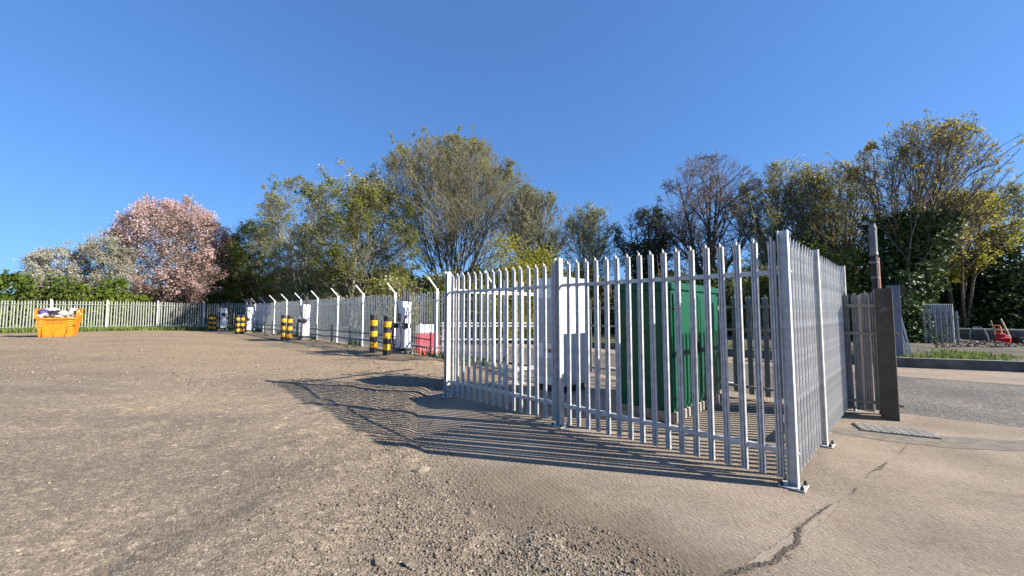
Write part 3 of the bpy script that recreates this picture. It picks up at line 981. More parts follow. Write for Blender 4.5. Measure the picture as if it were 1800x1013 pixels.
# left side: rails and posts, only a few pales hung so far
Bv = Vector(B)
uv = Vector((0.715, 0.70)).normalized()
root = thing('palisade_fence', 'galvanised fence side with bare rails and posts, most pales missing, left of white cabinet', 'fence', (B[0] + uv.x * 0.09, B[1] + uv.y * 0.09, 0.004), math.atan2(uv.y, uv.x))
for s in (1.46, 1.80, 2.02):
    mb = MB(); i_post(mb, s, 2.36, 0.016, 0.055, 0.055); po = mb.build('post', M['galv_post'], root)
    mb = MB(); mb.bbox((s, 0, 0.010), (0.13, 0.13, 0.012), 0.002); mb.build('base_plate', M['galv'], po)
for z in (2.10, 2.055, 0.36, 0.315):
    for x0, x1 in ((0.0, 1.42), (1.505, 1.76), (1.84, 1.98), (2.06, 2.9)):
        if z < 1 and x1 < 1.45:
            x0 = 0.95
        mb = MB(); mb.box(((x0 + x1) / 2, -0.02, z), (x1 - x0, 0.03, 0.022)); mb.build('rail', M['galv_post'], root)
for k in range(4):
    o = link('pale', PALE, root); o.location = (0.13 + 0.155 * k, 0, 0)
    o.rotation_euler = (0, 0, math.pi)
mb = MB(); mb.bbox((1.40, -0.06, 0.62), (0.05, 0.05, 0.09), 0.01); mb.build('padlock', M['bolt'], root)

# extra pale bolted to the near corner post
# ------------------------------------------------------------------ charging unit cabinet (white)
w = 0.77
rootw = thing('charger_power_cabinet', 'tall white metal power cabinet with grey louvred side inside the fence', 'cabinet', (0.985, 7.70, 0.079), R(45))
# local frame: origin at the near corner, +x along the sunlit face, +y along the louvred face
mb = MB(); mb.bbox((w / 2, w / 2, 1.18), (w, w, 2.12), 0.012); mb.build('body', M['white_paint'], rootw)
mb = MB(); mb.box((w / 2, w / 2, 0.06), (w - 0.03, w - 0.03, 0.12)); mb.build('plinth', M['black'], rootw)
for z0, z1 in ((0.95, 1.86), (0.28, 0.66)):
    mb = MB()
    nl = int((z1 - z0) / 0.03)
    for i in range(nl):
        z = z0 + (i + .5) * (z1 - z0) / nl
        rot = Matrix.Rotation(R(25), 3, 'Y')
        mb.box((-0.006, w / 2, z), (0.008, w - 0.12, 0.02), 0, rot)
    mb.build('louvre', M['grille'], rootw)
mb = MB(); mb.cyl((0.0, w * 0.42, 0.80), (-0.012, w * 0.42, 0.80), 0.045, 0.045, 18); mb.build('round_badge', surf('orange_badge', (0.35, 0.16, 0.06), 0.5, var=0.3, scale=25), rootw)
mb = MB(); mb.bbox((w / 2, w / 2, 2.25), (w + 0.02, w + 0.02, 0.03), 0.008); mb.build('lid', M['white_paint'], rootw)

# ------------------------------------------------------------------ green cabinet
gw, gl = 0.86, 2.0        # dark end, sunlit door side
rootg = thing('green_cabinet', 'large dark green steel kiosk with double doors on a concrete plinth inside the fence', 'cabinet', (2.385, 5.90, 0.004), R(44.5))
mb = MB(); mb.bbox((gl / 2, gw / 2, 0.085), (gl + 0.06, gw + 0.06, 0.15), 0.01); mb.build('concrete_plinth', M['plinth'], rootg)
mb = MB(); mb.bbox((gl / 2, gw / 2, 1.075), (gl, gw, 1.83), 0.01); mb.build('body', M['green'], rootg)
mb = MB(); mb.bbox((gl / 2, gw / 2, 2.035), (gl + 0.07, gw + 0.07, 0.10), 0.012)
mb.box((gl / 2, gw / 2, 2.10), (gl - 0.1, gw - 0.1, 0.03)); mb.build('roof', M['green'], rootg)
for x0, x1 in ((0.05, 0.985), (1.015, 1.95)):
    mb = MB()
    mb.bbox(((x0 + x1) / 2, -0.012, 1.07), (x1 - x0, 0.022, 1.72), 0.006)
    dr = mb.build('door', M['green'], rootg)
    mb = MB()
    mb.bbox(((x0 + x1) / 2, -0.027, 1.07), (x1 - x0 - 0.14, 0.01, 1.58), 0.004)
    mb.build('door_panel', M['green'], dr)
    hx = x0 + 0.03 if x0 < 0.5 else x1 - 0.03
    for z in (0.38, 1.72):
        mb = MB(); mb.box((hx, -0.033, z), (0.05, 0.02, 0.035)); mb.cyl((hx, -0.04, z - 0.04), (hx, -0.04, z + 0.04), 0.011, 0.011, 8)
        mb.build('hinge', M['brass'], dr)
mb = MB(); mb.bbox((0.95, -0.045, 1.08), (0.035, 0.03, 0.16), 0.006); mb.build('handle', M['black'], rootg)
mb = MB(); mb.bbox((-0.025, gw * 0.86, 1.22), (0.05, 0.06, 0.10), 0.008); mb.build('end_lock', M['black'], rootg)

# ------------------------------------------------------------------ old fence behind the enclosure
OLDP = pale_mesh('pale', M['galv_old'], w=0.092, top=2.0, bot=0.08, d=0.022, curl=0.0)
P0 = Vector((5.92, 6.20)); P1 = Vector((1.3, 11.25))
La = (P1 - P0).length
root = thing('old_palisade_fence', 'old dull grey palisade fence with three rails behind the enclosure, along the road', 'fence', (P0.x, P0.y, 0.0), math.atan2(P1.y - P0.y, P1.x - P0.x))
for z in (1.78, 1.33, 0.24):
    mb = MB(); angle_bar(mb, -0.12, La, z, 0.024, -1, 0.05); mb.build('rail', M['galv_old'], root)
s = 0.05; k = 0
while s < La:
    o = link('pale', OLDP, root)
    o.location = (s, 0, random.uniform(-.02, .02)); o.rotation_euler = (random.uniform(-.01, .01), random.uniform(-.012, .012), math.pi)
    s += 0.112 if s < 0.55 else 0.268
    k += 1
for s in (0.75, 3.4, 6.0):
    mb = MB(); i_post(mb, s, 2.0, 0.0, 0.1, 0.08, y=-0.09); mb.build('post', M['galv_old'], root)
bo = MB(); bo.bbox((0, 0, 0.98), (0.14, 0.02, 1.9), 0.004)
o = bo.build('leaning_board', M['board']); o.location = (5.79, 6.47, 0.01); o.rotation_euler = (R(-1.5), 0, R(-48))
tag(o, 'narrow pinkish white board standing behind the old grey fence', 'board')

# ------------------------------------------------------------------ big steel gate posts
def gate_post(name, label, loc, rz, h, mat, edge, wide=0.29):
    root = thing(name, label, 'gate post', loc, rz)
    mb = MB(); mb.box((0, 0, h / 2), (wide, 0.016, h)); mb.build('flange', mat, root)
    mb = MB(); mb.box((0, 0.12, h / 2 - 0.005), (0.02, 0.22, h - 0.01)); mb.build('web', mat, root)
    mb = MB(); mb.box((0, 0.24, h / 2), (wide, 0.016, h)); mb.build('flange', mat, root)
    mb = MB(); mb.box((wide / 2 + 0.004, 0, h / 2), (0.007, 0.02, h - 0.004)); mb.build('lit_edge_strip', edge, root)  # sunlit flange edge, painted as a pale strip of its own
    return root
ANG = math.atan2(-0.746, 0.666)
gp1 = gate_post('steel_gate_post', 'dark brown rusty steel gate post beside the old grey fence, next to the drain cover', (5.77, 6.10, 0), R(-42), 2.02, M['steel_brown'], M['lit_edge'], 0.20)
mb = MB()
rr = random.Random(4)
for (x0, z0, x1, z1) in ((-.03, 1.66, -.012, 1.72), (-.012, 1.72, 0.0, 1.665), (0.0, 1.665, 0.02, 1.725), (0.02, 1.725, 0.03, 1.675), (0.03, 1.675, 0.055, 1.70), (-.055, 1.65, -.035, 1.69)):
    mb.tube([(x0, -0.009, z0), ((x0 + x1) / 2 + 0.004, -0.010, (z0 + z1) / 2), (x1, -0.009, z1)], 0.0025, 4)
mb.build('scratch_mark', M['galv_old'], gp1)
gate_post('steel_gate_post', 'blue grey steel gate post on the far side of the road', (12.0, 12.35, 0), R(-42), 2.5, M['steel_blue'], M['galv_post'], 0.30)
# gate leaf seen edge-on beside the far post
root = thing('palisade_gate', 'open galvanised palisade gate leaf leaning by the blue grey post across the road', 'gate', (12.72, 12.62, 0.28), R(52))
root.rotation_euler = (Matrix.Rotation(R(-8.5), 3, Vector((0.707, 0.707, 0))) @ Matrix.Rotation(R(72), 3, 'Z')).to_euler()
GP = pale_mesh('pale', M['galv_post'], w=0.08, top=2.1, bot=0.0, d=0.02, curl=0.0)
for k in range(5):
    o = link('pale', GP, root); o.location = (k * 0.17, 0, 0)
for z in (0.35, 1.75):
    mb = MB(); angle_bar(mb, -0.05, 0.75, z, -0.004, 1); mb.build('rail', M['galv_post'], root)

# pole with grey head behind the gate post
root = thing('flue_pole', 'dark pole with a grey cylindrical head rising behind the brown gate post', 'pole', (5.98, 6.44, 0), 0)
mb = MB(); mb.cyl((0, 0, 0), (0, 0, 2.62), 0.046, 0.044, 16); mb.build('shaft', M['flue_dark'], root, smooth=False)
mb = MB(); mb.lathe([(0.056, 2.58), (0.058, 2.6), (0.052, 2.63), (0.052, 3.0), (0.056, 3.01), (0.056, 3.05), (0.042, 3.07), (0.042, 3.11)], 18); mb.build('head', M['flue_grey'], root)
mb = MB(); mb.box((0.066, -0.005, 1.3), (0.020, 0.02, 2.5)); mb.build('side_strip', M['pink_strip'], root)
mb = MB(); mb.cyl((0, 0, 2.2), (0, 0, 2.23), 0.052, 0.052, 16); mb.cyl((0, 0, 2.45), (0, 0, 2.48), 0.052, 0.052, 16); mb.build('clamp', M['flue_grey'], root)

# drain cover
x0, y0 = gp(1503, 741); x1, y1 = gp(1600, 748); x2, y2 = gp(1628, 773); x3, y3 = gp(1508, 757)
cx, cy = (x0 + x1 + x2 + x3) / 4, (y0 + y1 + y2 + y3) / 4
mb = MB(); mb.bbox((0, 0, 0.006), (0.80, 0.42, 0.016), 0.003)
bars = MB()
for i in range(15):
    for j in range(12):
        bars.box((-0.367 + i * 0.0525 + (0.013 if j % 2 else -0.013), -0.19 + j * 0.0345, 0.017), (0.036, 0.017, 0.008), 0, Matrix.Rotation(R(28 if (i + j) % 2 else -28), 3, 'Z'))
mb.add(bars.v, bars.f, 1)
o = mb.build('drain_cover', [M['tray'], M['cover']]); o.location = (cx, cy, 0.008); o.rotation_euler = (0, 0, math.atan2(y1 + y2 - y0 - y3, x1 + x2 - x0 - x3))
tag(o, 'worn patterned iron drain cover set in a tar patch by the gate post', 'drain cover')

# ------------------------------------------------------------------ perimeter fences
def run_fence(name, label, p0, p1, bay, n, arms, in_sign, over=0.0, mat_post=None, h=2.3, pit=0.155, cat='fence', steel=None):
    """posts at every bay, pales on the outer side, rails and (on one) cranked arms with barbed wire; +y local points into the yard"""
    a, b = Vector(p0), Vector(p1)
    ang = math.atan2(b.y - a.y, b.x - a.x)
    root = thing(name, label, cat, (a.x, a.y, 0), ang)
    ca, sa = math.cos(ang), math.sin(ang)
    def gz(s):
        return max(-0.02, Hs(a.x + s * ca, a.y + s * sa))
    tips = []
    for i in range(n + 1):
        s = i * bay
        z = gz(s)
        mb = MB()
        i_post(mb, s, z + h + 0.12, z - 0.05, 0.085, 0.085, y=-in_sign * 0.0 + in_sign * 0.055)
        po = mb.build('post', mat_post or M['galv_post'], root)
        if arms:
            mb = MB()
            y0 = in_sign * 0.055
            p_ = Vector((s, y0, z + h + 0.10)); q = Vector((s, y0 + arms * 0.36, z + h + 0.50))
            dv = (q - p_).normalized()
            rot = Matrix((Vector((1, 0, 0)), dv.cross(Vector((1, 0, 0))).normalized() * 1, dv)).transposed()
            mb.box((p_ + q) / 2, (0.042, 0.042, (q - p_).length + 0.02), 0, rot)
            mb.build('cranked_arm', mat_post or M['galv_post'], po)
            tips.append((p_, q))
    pm = PALE_FAR
    for i in range(n):
        s0 = i * bay
        npl = int(bay / pit)
        V_, F_ = [], []
        for k in range(npl):
            s = s0 + (k + 0.5) * bay / npl
            z = gz(s)
            tilt = random.uniform(-.012, .012)
            o_ = len(V_)
            hs = h + random.uniform(-.012, .012)
            # light W-section pale, three faces wide, pointed
            prof = [(-0.034, 0.012), (-0.013, 0.0), (0.013, 0.0), (0.034, 0.012)]
            if in_sign > 0:
                prof = [(x, -y) for x, y in prof]
            for zz, pts in ((0.05, prof), (hs - 0.07, prof)):
                for x, y in prof:
                    V_.append((s + x + tilt * zz, -in_sign * 0.002 + y, z + zz))
            V_.append((s + tilt * hs, -in_sign * 0.002, z + hs + 0.03))
            for j in range(3):
                F_.append((o_ + j, o_ + j + 1, o_ + 5 + j, o_ + 4 + j))
            F_.append((o_ + 4, o_ + 5, o_ + 8)); F_.append((o_ + 5, o_ + 6, o_ + 8)); F_.append((o_ + 6, o_ + 7, o_ + 8))
        me = bpy.data.meshes.new('pale_panel')
        me.from_pydata(V_, [], F_)
        me.materials.append(steel or M['galv_fence'])
        o = link('pale_panel', me, root)
        md = o.modifiers.new('thick', 'SOLIDIFY'); md.thickness = 0.004
        z0, z1 = gz(s0), gz(s0 + bay)
        for zr in (0.35, h - 0.28):
            mb = MB()
            p_ = Vector((s0 + 0.045, in_sign * 0.03, z0 + zr)); q = Vector((s0 + bay - 0.045, in_sign * 0.03, z1 + zr))
            mb.tube([p_, q], 0.024, 4)
            mb.build('rail', steel or M['galv_fence'], root)
    if arms:
        mb = MB()
        for f_ in (0.18, 0.42, 0.68, 0.95):
            pts = []
            for i, (p_, q) in enumerate(tips):
                a_ = p_.lerp(q, f_)
                pts.append(a_)
                if i < len(tips) - 1:
                    b_ = tips[i + 1][0].lerp(tips[i + 1][1], f_)
                    m_ = (a_ + b_) / 2; m_.z -= 0.03
                    pts.append(m_)
            mb.tube(pts, 0.006, 4)
            for i in range(len(pts) - 1):
                L_ = (pts[i + 1] - pts[i]).length
                for k in range(int(L_ / 0.3)):
                    c_ = pts[i].lerp(pts[i + 1], (k + .5) * 0.3 / L_)
                    mb.cyl(c_ + Vector((0, -.02, -.02)), c_ + Vector((0, .02, .02)), 0.004, 0.004, 3)
        mb.build('barbed_wire', M['wire'], root)
    return root
PALE_FAR = None
dirF = Vector((-0.985, 1.0)).normalized()
q0 = Vector((-2.64, 14.0)) - dirF * 3.03
q1 = q0 + dirF * 3.03 * 11
run_fence('perimeter_fence', 'long palisade fence with cranked arms and barbed wire behind the charging posts', q0, q1, 3.03, 11, 1, 1)
corner = q1
e1 = Vector((-36.9, 27.6)); dL = (e1 - corner).normalized()
run_fence('perimeter_fence', 'grey palisade fence along the left boundary behind the orange skip', corner + dL * 0.15, corner + dL * 10, 3.0, 7, 0, 1, mat_post=M['galv_fence'], steel=M['galv_left'])

# ------------------------------------------------------------------ dark low rails along the fence foot
root = thing('cable_rack', 'low dark two-rail cable rack along the foot of the perimeter fence', 'cable rack', (0, 0, 0), 0)
inn = Vector((-0.7124, -0.7017))
pts = []
base = Vector((-2.64, 14.0)) + inn * 0.28
for k in range(0, 25):
    p_ = base + dirF * (k * 1.15)
    pts.append(p_)
for zz in (0.30, 0.60):
    mb = MB(); mb.tube([(p.x, p.y, Hs(p.x, p.y) + zz) for p in pts], 0.035, 4); mb.build('rail', M['tray'], root)
for p in pts[::2]:
    mb = MB(); z = Hs(p.x, p.y); mb.box((p.x, p.y, z + 0.42), (0.05, 0.05, 0.9)); mb.build('upright', M['tray'], root)

# ------------------------------------------------------------------ chargers
def make_charger(label, loc, rz):
    root = thing('charging_post', label, 'charger', loc, rz, 'electric vehicle chargers along the fence')
    W_, D_ = 0.48, 0.36
    mb = MB(); mb.bbox((0, 0, 0.05), (0.70, 0.52, 0.13), 0.01); mb.build('concrete_base', M['plinth'], root)
    mb = MB(); mb.box((0, 0, 0.16), (W_ - .02, D_ - .02, 0.10)); mb.build('plinth', M['black'], root)
    mb = MB()
    mb.bbox((0, 0, 0.58), (W_, D_, 0.76), 0.03)
    mb.bbox((0, 0.03, 1.02), (W_ - 0.07, D_ - 0.09, 0.18), 0.02)
    mb.bbox((0, 0, 1.50), (W_, D_, 0.82), 0.03)
    mb.build('body', M['white_paint'], root)
    mb = MB(); mb.bbox((-0.02, -D_ / 2 - 0.004, 1.33), (0.26, 0.012, 0.30), 0.004); mb.build('screen', M['screen'], root)
    mb = MB(); mb.box((W_ / 2 + 0.003, -0.02, 1.34), (0.006, 0.12, 0.045)); mb.build('red_sticker', M['red_plastic'], root)
    for s in (-1, 1):
        mb = MB()
        mb.bbox((s * (W_ / 2 + 0.06), -0.10, 1.03), (0.17, 0.16, 0.20), 0.02)
        mb.cyl((s * (W_ / 2 + 0.06), -0.14, 1.08), (s * (W_ / 2 + 0.10), -0.24, 1.00), 0.032, 0.028, 8)
        ho = mb.build('connector', M['black'], root)
        mb = MB(); mb.box((s * 0.13, 0.05, 2.12), (0.07, 0.07, 0.46)); mast = mb.build('cable_mast', M['black'], root)
    def smooth(cp, n=8):
        P_ = [Vector(p) for p in cp]; out = []
        for i in range(len(P_) - 1):
            p0, p1, p2, p3 = P_[max(i - 1, 0)], P_[i], P_[i + 1], P_[min(i + 2, len(P_) - 1)]
            for k in range(n):
                t = k / n
                out.append(0.5 * ((2 * p1) + (p2 - p0) * t + (2 * p0 - 5 * p1 + 4 * p2 - p3) * t * t + (3 * p1 - p0 - 3 * p2 + p3) * t ** 3))
        return out + [P_[-1]]
    loops = [
        [(-0.13, 0.05, 2.3), (-0.17, -0.12, 2.52), (-0.10, -0.24, 2.2), (0.05, -0.27, 1.6), (0.28, -0.27, 0.85), (0.34, -0.28, 0.48), (0.18, -0.30, 0.17), (-0.12, -0.30, 0.24), (-0.28, -0.29, 0.62), (-0.22, -0.27, 0.95), (-0.08, -0.24, 1.05)],
        [(0.13, 0.05, 2.3), (0.24, 0.0, 2.55), (0.42, -0.06, 2.3), (0.48, -0.10, 1.85), (0.44, -0.14, 1.5), (0.30, -0.14, 1.22), (0.30, -0.12, 1.05)],
        [(-0.30, -0.16, 1.10), (-0.48, -0.18, 1.10), (-0.66, -0.18, 0.86), (-0.70, -0.18, 0.52), (-0.56, -0.18, 0.24), (-0.40, -0.2, 0.20)],
        [(-0.30, -0.14, 1.02), (-0.44, -0.2, 1.0), (-0.56, -0.22, 0.8), (-0.58, -0.22, 0.5), (-0.44, -0.24, 0.22), (-0.26, -0.24, 0.20)]]
    for cp in loops:
        mb = MB(); mb.tube(smooth(cp), 0.021, 6); mb.build('cable', M['cable'], root, smooth=True)
    return root
chs = [('white charging post nearest the enclosure, beside the red and white barrier', (-4.0, 14.55), -45),
       ('white charging post behind the second bollard pair, halfway along the fence', (-11.3, 21.5), -45),
       ('white charging post behind the third bollard pair, beside the fence corner', (-19.75, 29.6), -45),
       ('white charging post at the far end, against the left boundary fence', (-24.6, 33.6), 33)]
ch0 = make_charger(chs[0][0], (0, 0, 0), 0)
for i, (lab, (x, y), rz) in enumerate(chs):
    o = ch0 if i == 0 else copy_tree(ch0)
    o.location = (x, y, Hs(x, y) - 0.02)
    o.rotation_euler = (0, 0, R(rz))
    o['label'] = lab

# ------------------------------------------------------------------ bollards
def make_bollard():
    root = thing('bollard', '', 'bollard', (0, 0, 0), 0, 'black and yellow bollards in front of the chargers')
    mb = MB(); mb.lathe([(0.128, -0.1), (0.128, 1.34), (0.120, 1.365), (0.09, 1.372)], 24); mb.build('sleeve', M['bollard_black'], root)
    for z in (0.20, 0.59, 0.98):
        mb = MB(); mb.lathe([(0.129, z), (0.132, z + 0.004), (0.132, z + 0.191), (0.129, z + 0.195)], 24); mb.build('reflective_band', M['yellow'], root)
    return root
bl = [(658, 14.25, 'black and yellow bollard, left one of the pair nearest the enclosure'),
      (681, 13.65, 'black and yellow bollard, right one of the pair nearest the enclosure'),
      (500.5, 21.2, 'black and yellow bollard, left one of the second pair from the enclosure'),
      (510.5, 20.8, 'black and yellow bollard, right one of the second pair from the enclosure'),
      (419.5, 28.3, 'black and yellow bollard, left one of the third pair, left of the fence corner'),
      (427.5, 27.9, 'black and yellow bollard, right one of the third pair, left of the fence corner'),
      (372, 33.2, 'black and yellow bollard, left one of the farthest pair by the boundary fence'),
      (379, 32.8, 'black and yellow bollard, right one of the farthest pair by the boundary fence')]
b0 = make_bollard()
for i, (px, z, lab) in enumerate(bl):
    o = b0 if i == 0 else copy_tree(b0)
    x = (px - 900) / 690 * z
    o.location = (x, z, Hs(x, z) - 0.02)
    o.rotation_euler = (R(random.uniform(-.8, .8)), R(random.uniform(-.8, .8)), random.uniform(0, 6))
    o['label'] = lab

# ------------------------------------------------------------------ red and white barrier and white rails beyond the fence
bx, by = (748 - 900) / 690 * 15.9, 15.9
root = thing('water_barrier', 'red and white plastic water-filled barrier behind the perimeter fence', 'barrier', (bx, by, Hs(bx, by)), R(-45))
mb = MB()
prof = [(-0.25, 0.0), (0.25, 0.0), (0.25, 0.15), (0.17, 0.3), (0.17, 0.82), (-0.17, 0.82), (-0.17, 0.3), (-0.25, 0.15)]
mb.extrude([(x, -0.35, z) for x, z in prof], (0, 0.9, 0)); mb.build('lower_block', M['red_plastic'], root)
mb = MB(); mb.bbox((0, 0.1, 1.0), (0.33, 0.88, 0.35), 0.04); mb.build('upper_block', M['white_plastic'], root)
mb = MB(); mb.cyl((0, -0.2, 1.17), (0, -0.2, 1.22), 0.06, 0.05, 12); mb.build('filler_cap', M['white_plastic'], root)
root = thing('guard_rail', 'white two-bar guard rail glimpsed beyond the perimeter fence', 'guard rail', (-2.9, 16.1, 0.05), R(-3))
for z in (1.16, 1.04, 0.5):
    mb = MB(); mb.cyl((0, 0, z), (4.0, 0, z), 0.03, 0.03, 8); mb.build('bar', M['rail_white'], root)
for x in (0.1, 1.35, 2.65, 3.9):
    mb = MB(); mb.box((x, 0.04, 0.6), (0.06, 0.06, 1.2)); mb.build('upright', M['rail_white'], root)

# ------------------------------------------------------------------ the skip
SKX, SKY = -27.0, 23.5
root = thing('skip', 'orange steel skip piled with rubbish at the far left of the yard', 'skip', (SKX, SKY, Hs(SKX, SKY) + 0.02), R(39))
root.scale = (0.57, 0.95, 0.97)
Lx, Dy = 2.75, 1.6
mb = MB()
# long sides
for y, s in ((-Dy / 2, 1), (Dy / 2, -1)):
    mb.extrude([(-1.12, y + s * 0.1, 0.0), (1.12, y + s * 0.1, 0.0), (1.30, y, 1.08), (-1.30, y, 1.08)], (0, s * 0.03, 0))
mb.box((0, 0, 0.03), (2.24, Dy - 0.2, 0.05))
# ends rise higher
for s in (-1, 1):
    mb.extrude([(s * 1.12, -Dy / 2 + .1, 0), (s * 1.12, Dy / 2 - .1, 0), (s * 1.32, Dy / 2, 1.08), (s * 1.36, Dy / 2, 1.62), (s * 1.36, -Dy / 2, 1.62), (s * 1.32, -Dy / 2, 1.08)], (s * 0.03, 0, 0))
mb.build('body', M['skip'], root)
for y in (-Dy / 2 - 0.02, Dy / 2 + 0.02):
    mb = MB(); mb.bbox((0, y, 1.08), (2.72, 0.10, 0.11), 0.015)
    mb.build('rim', M['skip'], root)
for s in (-1, 1):
    mb = MB()
    mb.box((s * 1.41, -Dy / 2 + 0.05, 1.36), (0.10, 0.12, 0.56))
    mb.box((s * 1.41, Dy / 2 - 0.05, 1.36), (0.10, 0.12, 0.56))
    mb.box((s * 1.40, 0, 1.645), (0.12, Dy + 0.02, 0.06))
    mb.build('end_stiffener', M['skip'], root)
    mb = MB(); mb.cyl((s * 1.36, -Dy / 2 - 0.1, 0.72), (s * 1.36, -Dy / 2 + 0.3, 0.72), 0.05, 0.05, 10); mb.build('lifting_lug', M['skip'], root)
for x in (-0.75, 0.0, 0.75):
    mb = MB(); mb.box((x, -Dy / 2 + 0.06, 0.06), (0.14, 0.12, 0.13)); mb.build('foot', M['skip'], root)
def skip_face(x, z, off):
    """a point just proud of the sloping front face"""
    return (x, -Dy / 2 + 0.1 - 0.1 * z / 1.08 - off, z)
def face_quad(mb, x0, x1, z0, z1, off, mi=0, sk=0.0):
    mb.add([skip_face(x0, z0, off), skip_face(x1, z0, off), skip_face(x1 + sk, z1, off), skip_face(x0 + sk, z1, off)], [(0, 1, 2, 3)], mi)
for cx_ in (-1.02, 0.94):
    mb = MB()
    face_quad(mb, cx_ - 0.1, cx_ + 0.1, 0.52, 0.98, 0.006, 1)
    for k in range(3):
        z = 0.55 + k * 0.15
        face_quad(mb, cx_ - 0.1, cx_ + 0.1, z, z + 0.07, 0.009, 0)
    mb.build('chevron_panel', [M['chev_red'], M['chev_amber']], root)
mb = MB()
rr = random.Random(9)
x = -0.62
while x < 0.62:       # worn lettering that cannot be read: a bold line and a thin one
    w_ = rr.choice((0.05, 0.07, 0.085))
    face_quad(mb, x, x + w_ * 0.35, 0.90, 0.99, 0.006)
    if rr.random() < .8: face_quad(mb, x + w_ * 0.35, x + w_, 0.97, 0.99, 0.006)
    if rr.random() < .6: face_quad(mb, x + w_ * 0.35, x + w_, 0.90, 0.92, 0.006)
    if rr.random() < .6: face_quad(mb, x + w_ * 0.7, x + w_, 0.92, 0.97, 0.006)
    x += w_ + (0.03 if rr.random() < .8 else 0.09)
x = -0.66
while x < 0.68:
    w_ = rr.uniform(0.02, 0.04)
    face_quad(mb, x, x + w_, 0.79, 0.825, 0.006)
    x += w_ + 0.012
mb.build('faded_lettering', M['skip_mark'], root)
for x in (-0.88, 0.8):
    mb = MB()
    mb.box((x, -Dy / 2 + 0.035, 0.5), (0.04, 0.05, 0.95))
    mb.build('side_rib', M['skip'], root)

def lump(name, label, cat, loc, size, mat, seed, sharp=0.4):
    import bmesh
    rr = random.Random(seed)
    bm = bmesh.new()
    bmesh.ops.create_icosphere(bm, subdivisions=2, radius=1)
    for v in bm.verts:
        k = 1 + sharp * (rr.random() - 0.5)
        v.co = Vector((v.co.x * size[0] * k, v.co.y * size[1] * k, v.co.z * size[2] * k))
    me = bpy.data.meshes.new(name); bm.to_mesh(me); bm.free(); me.materials.append(mat)
    o = link(name, me); o.location = loc
    o.rotation_euler = (rr.uniform(-.3, .3), rr.uniform(-.3, .3), rr.uniform(0, 6))
    return tag(o, label, cat, 'rubbish piled in the skip')
ca, sa = math.cos(R(39)), math.sin(R(39))
def sk(x, y, z):
    x *= 0.57; y *= 0.95
    return (SKX + x * ca - y * sa, SKY + x * sa + y * ca, Hs(SKX, SKY) + z)
lump('rubbish_sack', 'dark blue rubbish sack at the left end of the orange skip', 'sack', sk(-1.02, -0.42, 1.36), (0.26, 0.28, 0.25), M['bag_blue'], 1)
lump('rubbish_sack', 'black rubbish sack in the middle of the orange skip', 'sack', sk(-0.2, -0.42, 1.36), (0.30, 0.26, 0.21), M['bag_black'], 2)
lump('plaster_lump', 'cream crumpled sheet right of the black sack in the skip', 'rubbish', sk(0.38, -0.42, 1.36), (0.30, 0.24, 0.18), M['bag_cream'], 3, .6)
lump('cardboard_scrap', 'brown cardboard scrap towards the right end of the skip', 'rubbish', sk(0.74, -0.35, 1.35), (0.24, 0.2, 0.18), M['bag_brown'], 4, .6)
lump('plastic_scrap', 'white plastic scrap highest at the right end of the skip', 'rubbish', sk(0.98, -0.3, 1.46), (0.24, 0.3, 0.2), M['bag_white'], 5, .7)
lump('plastic_scrap', 'white crumpled scrap between the blue and black sacks in the skip', 'rubbish', sk(-0.5, -0.25, 1.52), (0.3, 0.28, 0.18), M['bag_white'], 6, .7)
n = 170
X_ = rg.uniform(-1.2, 1.2, n); Y_ = rg.uniform(-0.72, 0.72, n)
hz = np.array([sk(a_, b_, 0)[:2] for a_, b_ in zip(X_, Y_)])
me = stone_field('skip_rubble', hz[:, 0], hz[:, 1], np.full(n, Hs(SKX, SKY)) + 1.12 + 0.24 * (1 - (Y_ / 0.75) ** 2) + rg.uniform(-.05, .05, n), rg.uniform(0.07, 0.17, n), 3,
                 stone_mat('mixed_rubble', [(0.08, 0.06, 0.06), (0.3, 0.22, 0.17), (0.55, 0.48, 0.42), (0.7, 0.66, 0.62)]))
tag(link('skip_rubble', me), 'mixed pale rubble and scraps filling the orange skip', 'rubble', kind='stuff')

# ------------------------------------------------------------------ across the road on the right
def px_at(px, Z_):
    return (px - 900) / 690 * Z_
# low stone wall with pale coping
wa, wb = Vector((px_at(1672, 19.2), 19.2)), Vector((px_at(2000, 15.4), 15.4))
ang = math.atan2(wb.y - wa.y, wb.x - wa.x); Lw = (wb - wa).length
root = thing('stone_wall', 'low dark stone wall with pale coping beyond the verge', 'wall', (wa.x, wa.y, 0.12), ang)
mb = MB(); rr = random.Random(3)
for course in range(3):
    x = 0.0
    while x < Lw:
        w_ = rr.uniform(0.35, 0.8)
        w_ = min(w_, Lw - x)
        mb.bbox((x + w_ / 2, rr.uniform(-.015, .015), 0.14 + course * 0.215), (w_ - 0.012, 0.3, 0.20), 0.02)
        x += w_
mb.box((Lw / 2, 0.02, 0.33), (Lw - .02, 0.22, 0.62))
mb.build('stonework', M['stone_wall'], root)
mb = MB()
x = 0
while x < Lw:
    w_ = min(rr.uniform(0.9, 1.4), Lw - x)
    mb.bbox((x + w_ / 2, 0, 0.725), (w_ - 0.01, 0.38, 0.09), 0.015); x += w_
mb.build('coping', M['coping'], root)
# white hoop barrier leaning on the wall
hx, hy = px_at(1716, 17.6), 17.6
mb = MB()
hp = [(-0.28, 0, 0), (-0.27, 0.02, 0.35), (-0.22, 0.04, 0.58), (-0.1, 0.05, 0.68), (0.12, 0.05, 0.70), (0.24, 0.04, 0.6), (0.3, 0.02, 0.35), (0.32, 0, 0)]
mb.tube(hp, 0.028, 6)
o = mb.build('hoop_barrier', M['galv_old']); o.location = (hx, hy, 0.30); o.rotation_euler = (R(-6), 0, R(-20))
tag(o, 'grey metal hoop leaning against the stone wall', 'hoop')
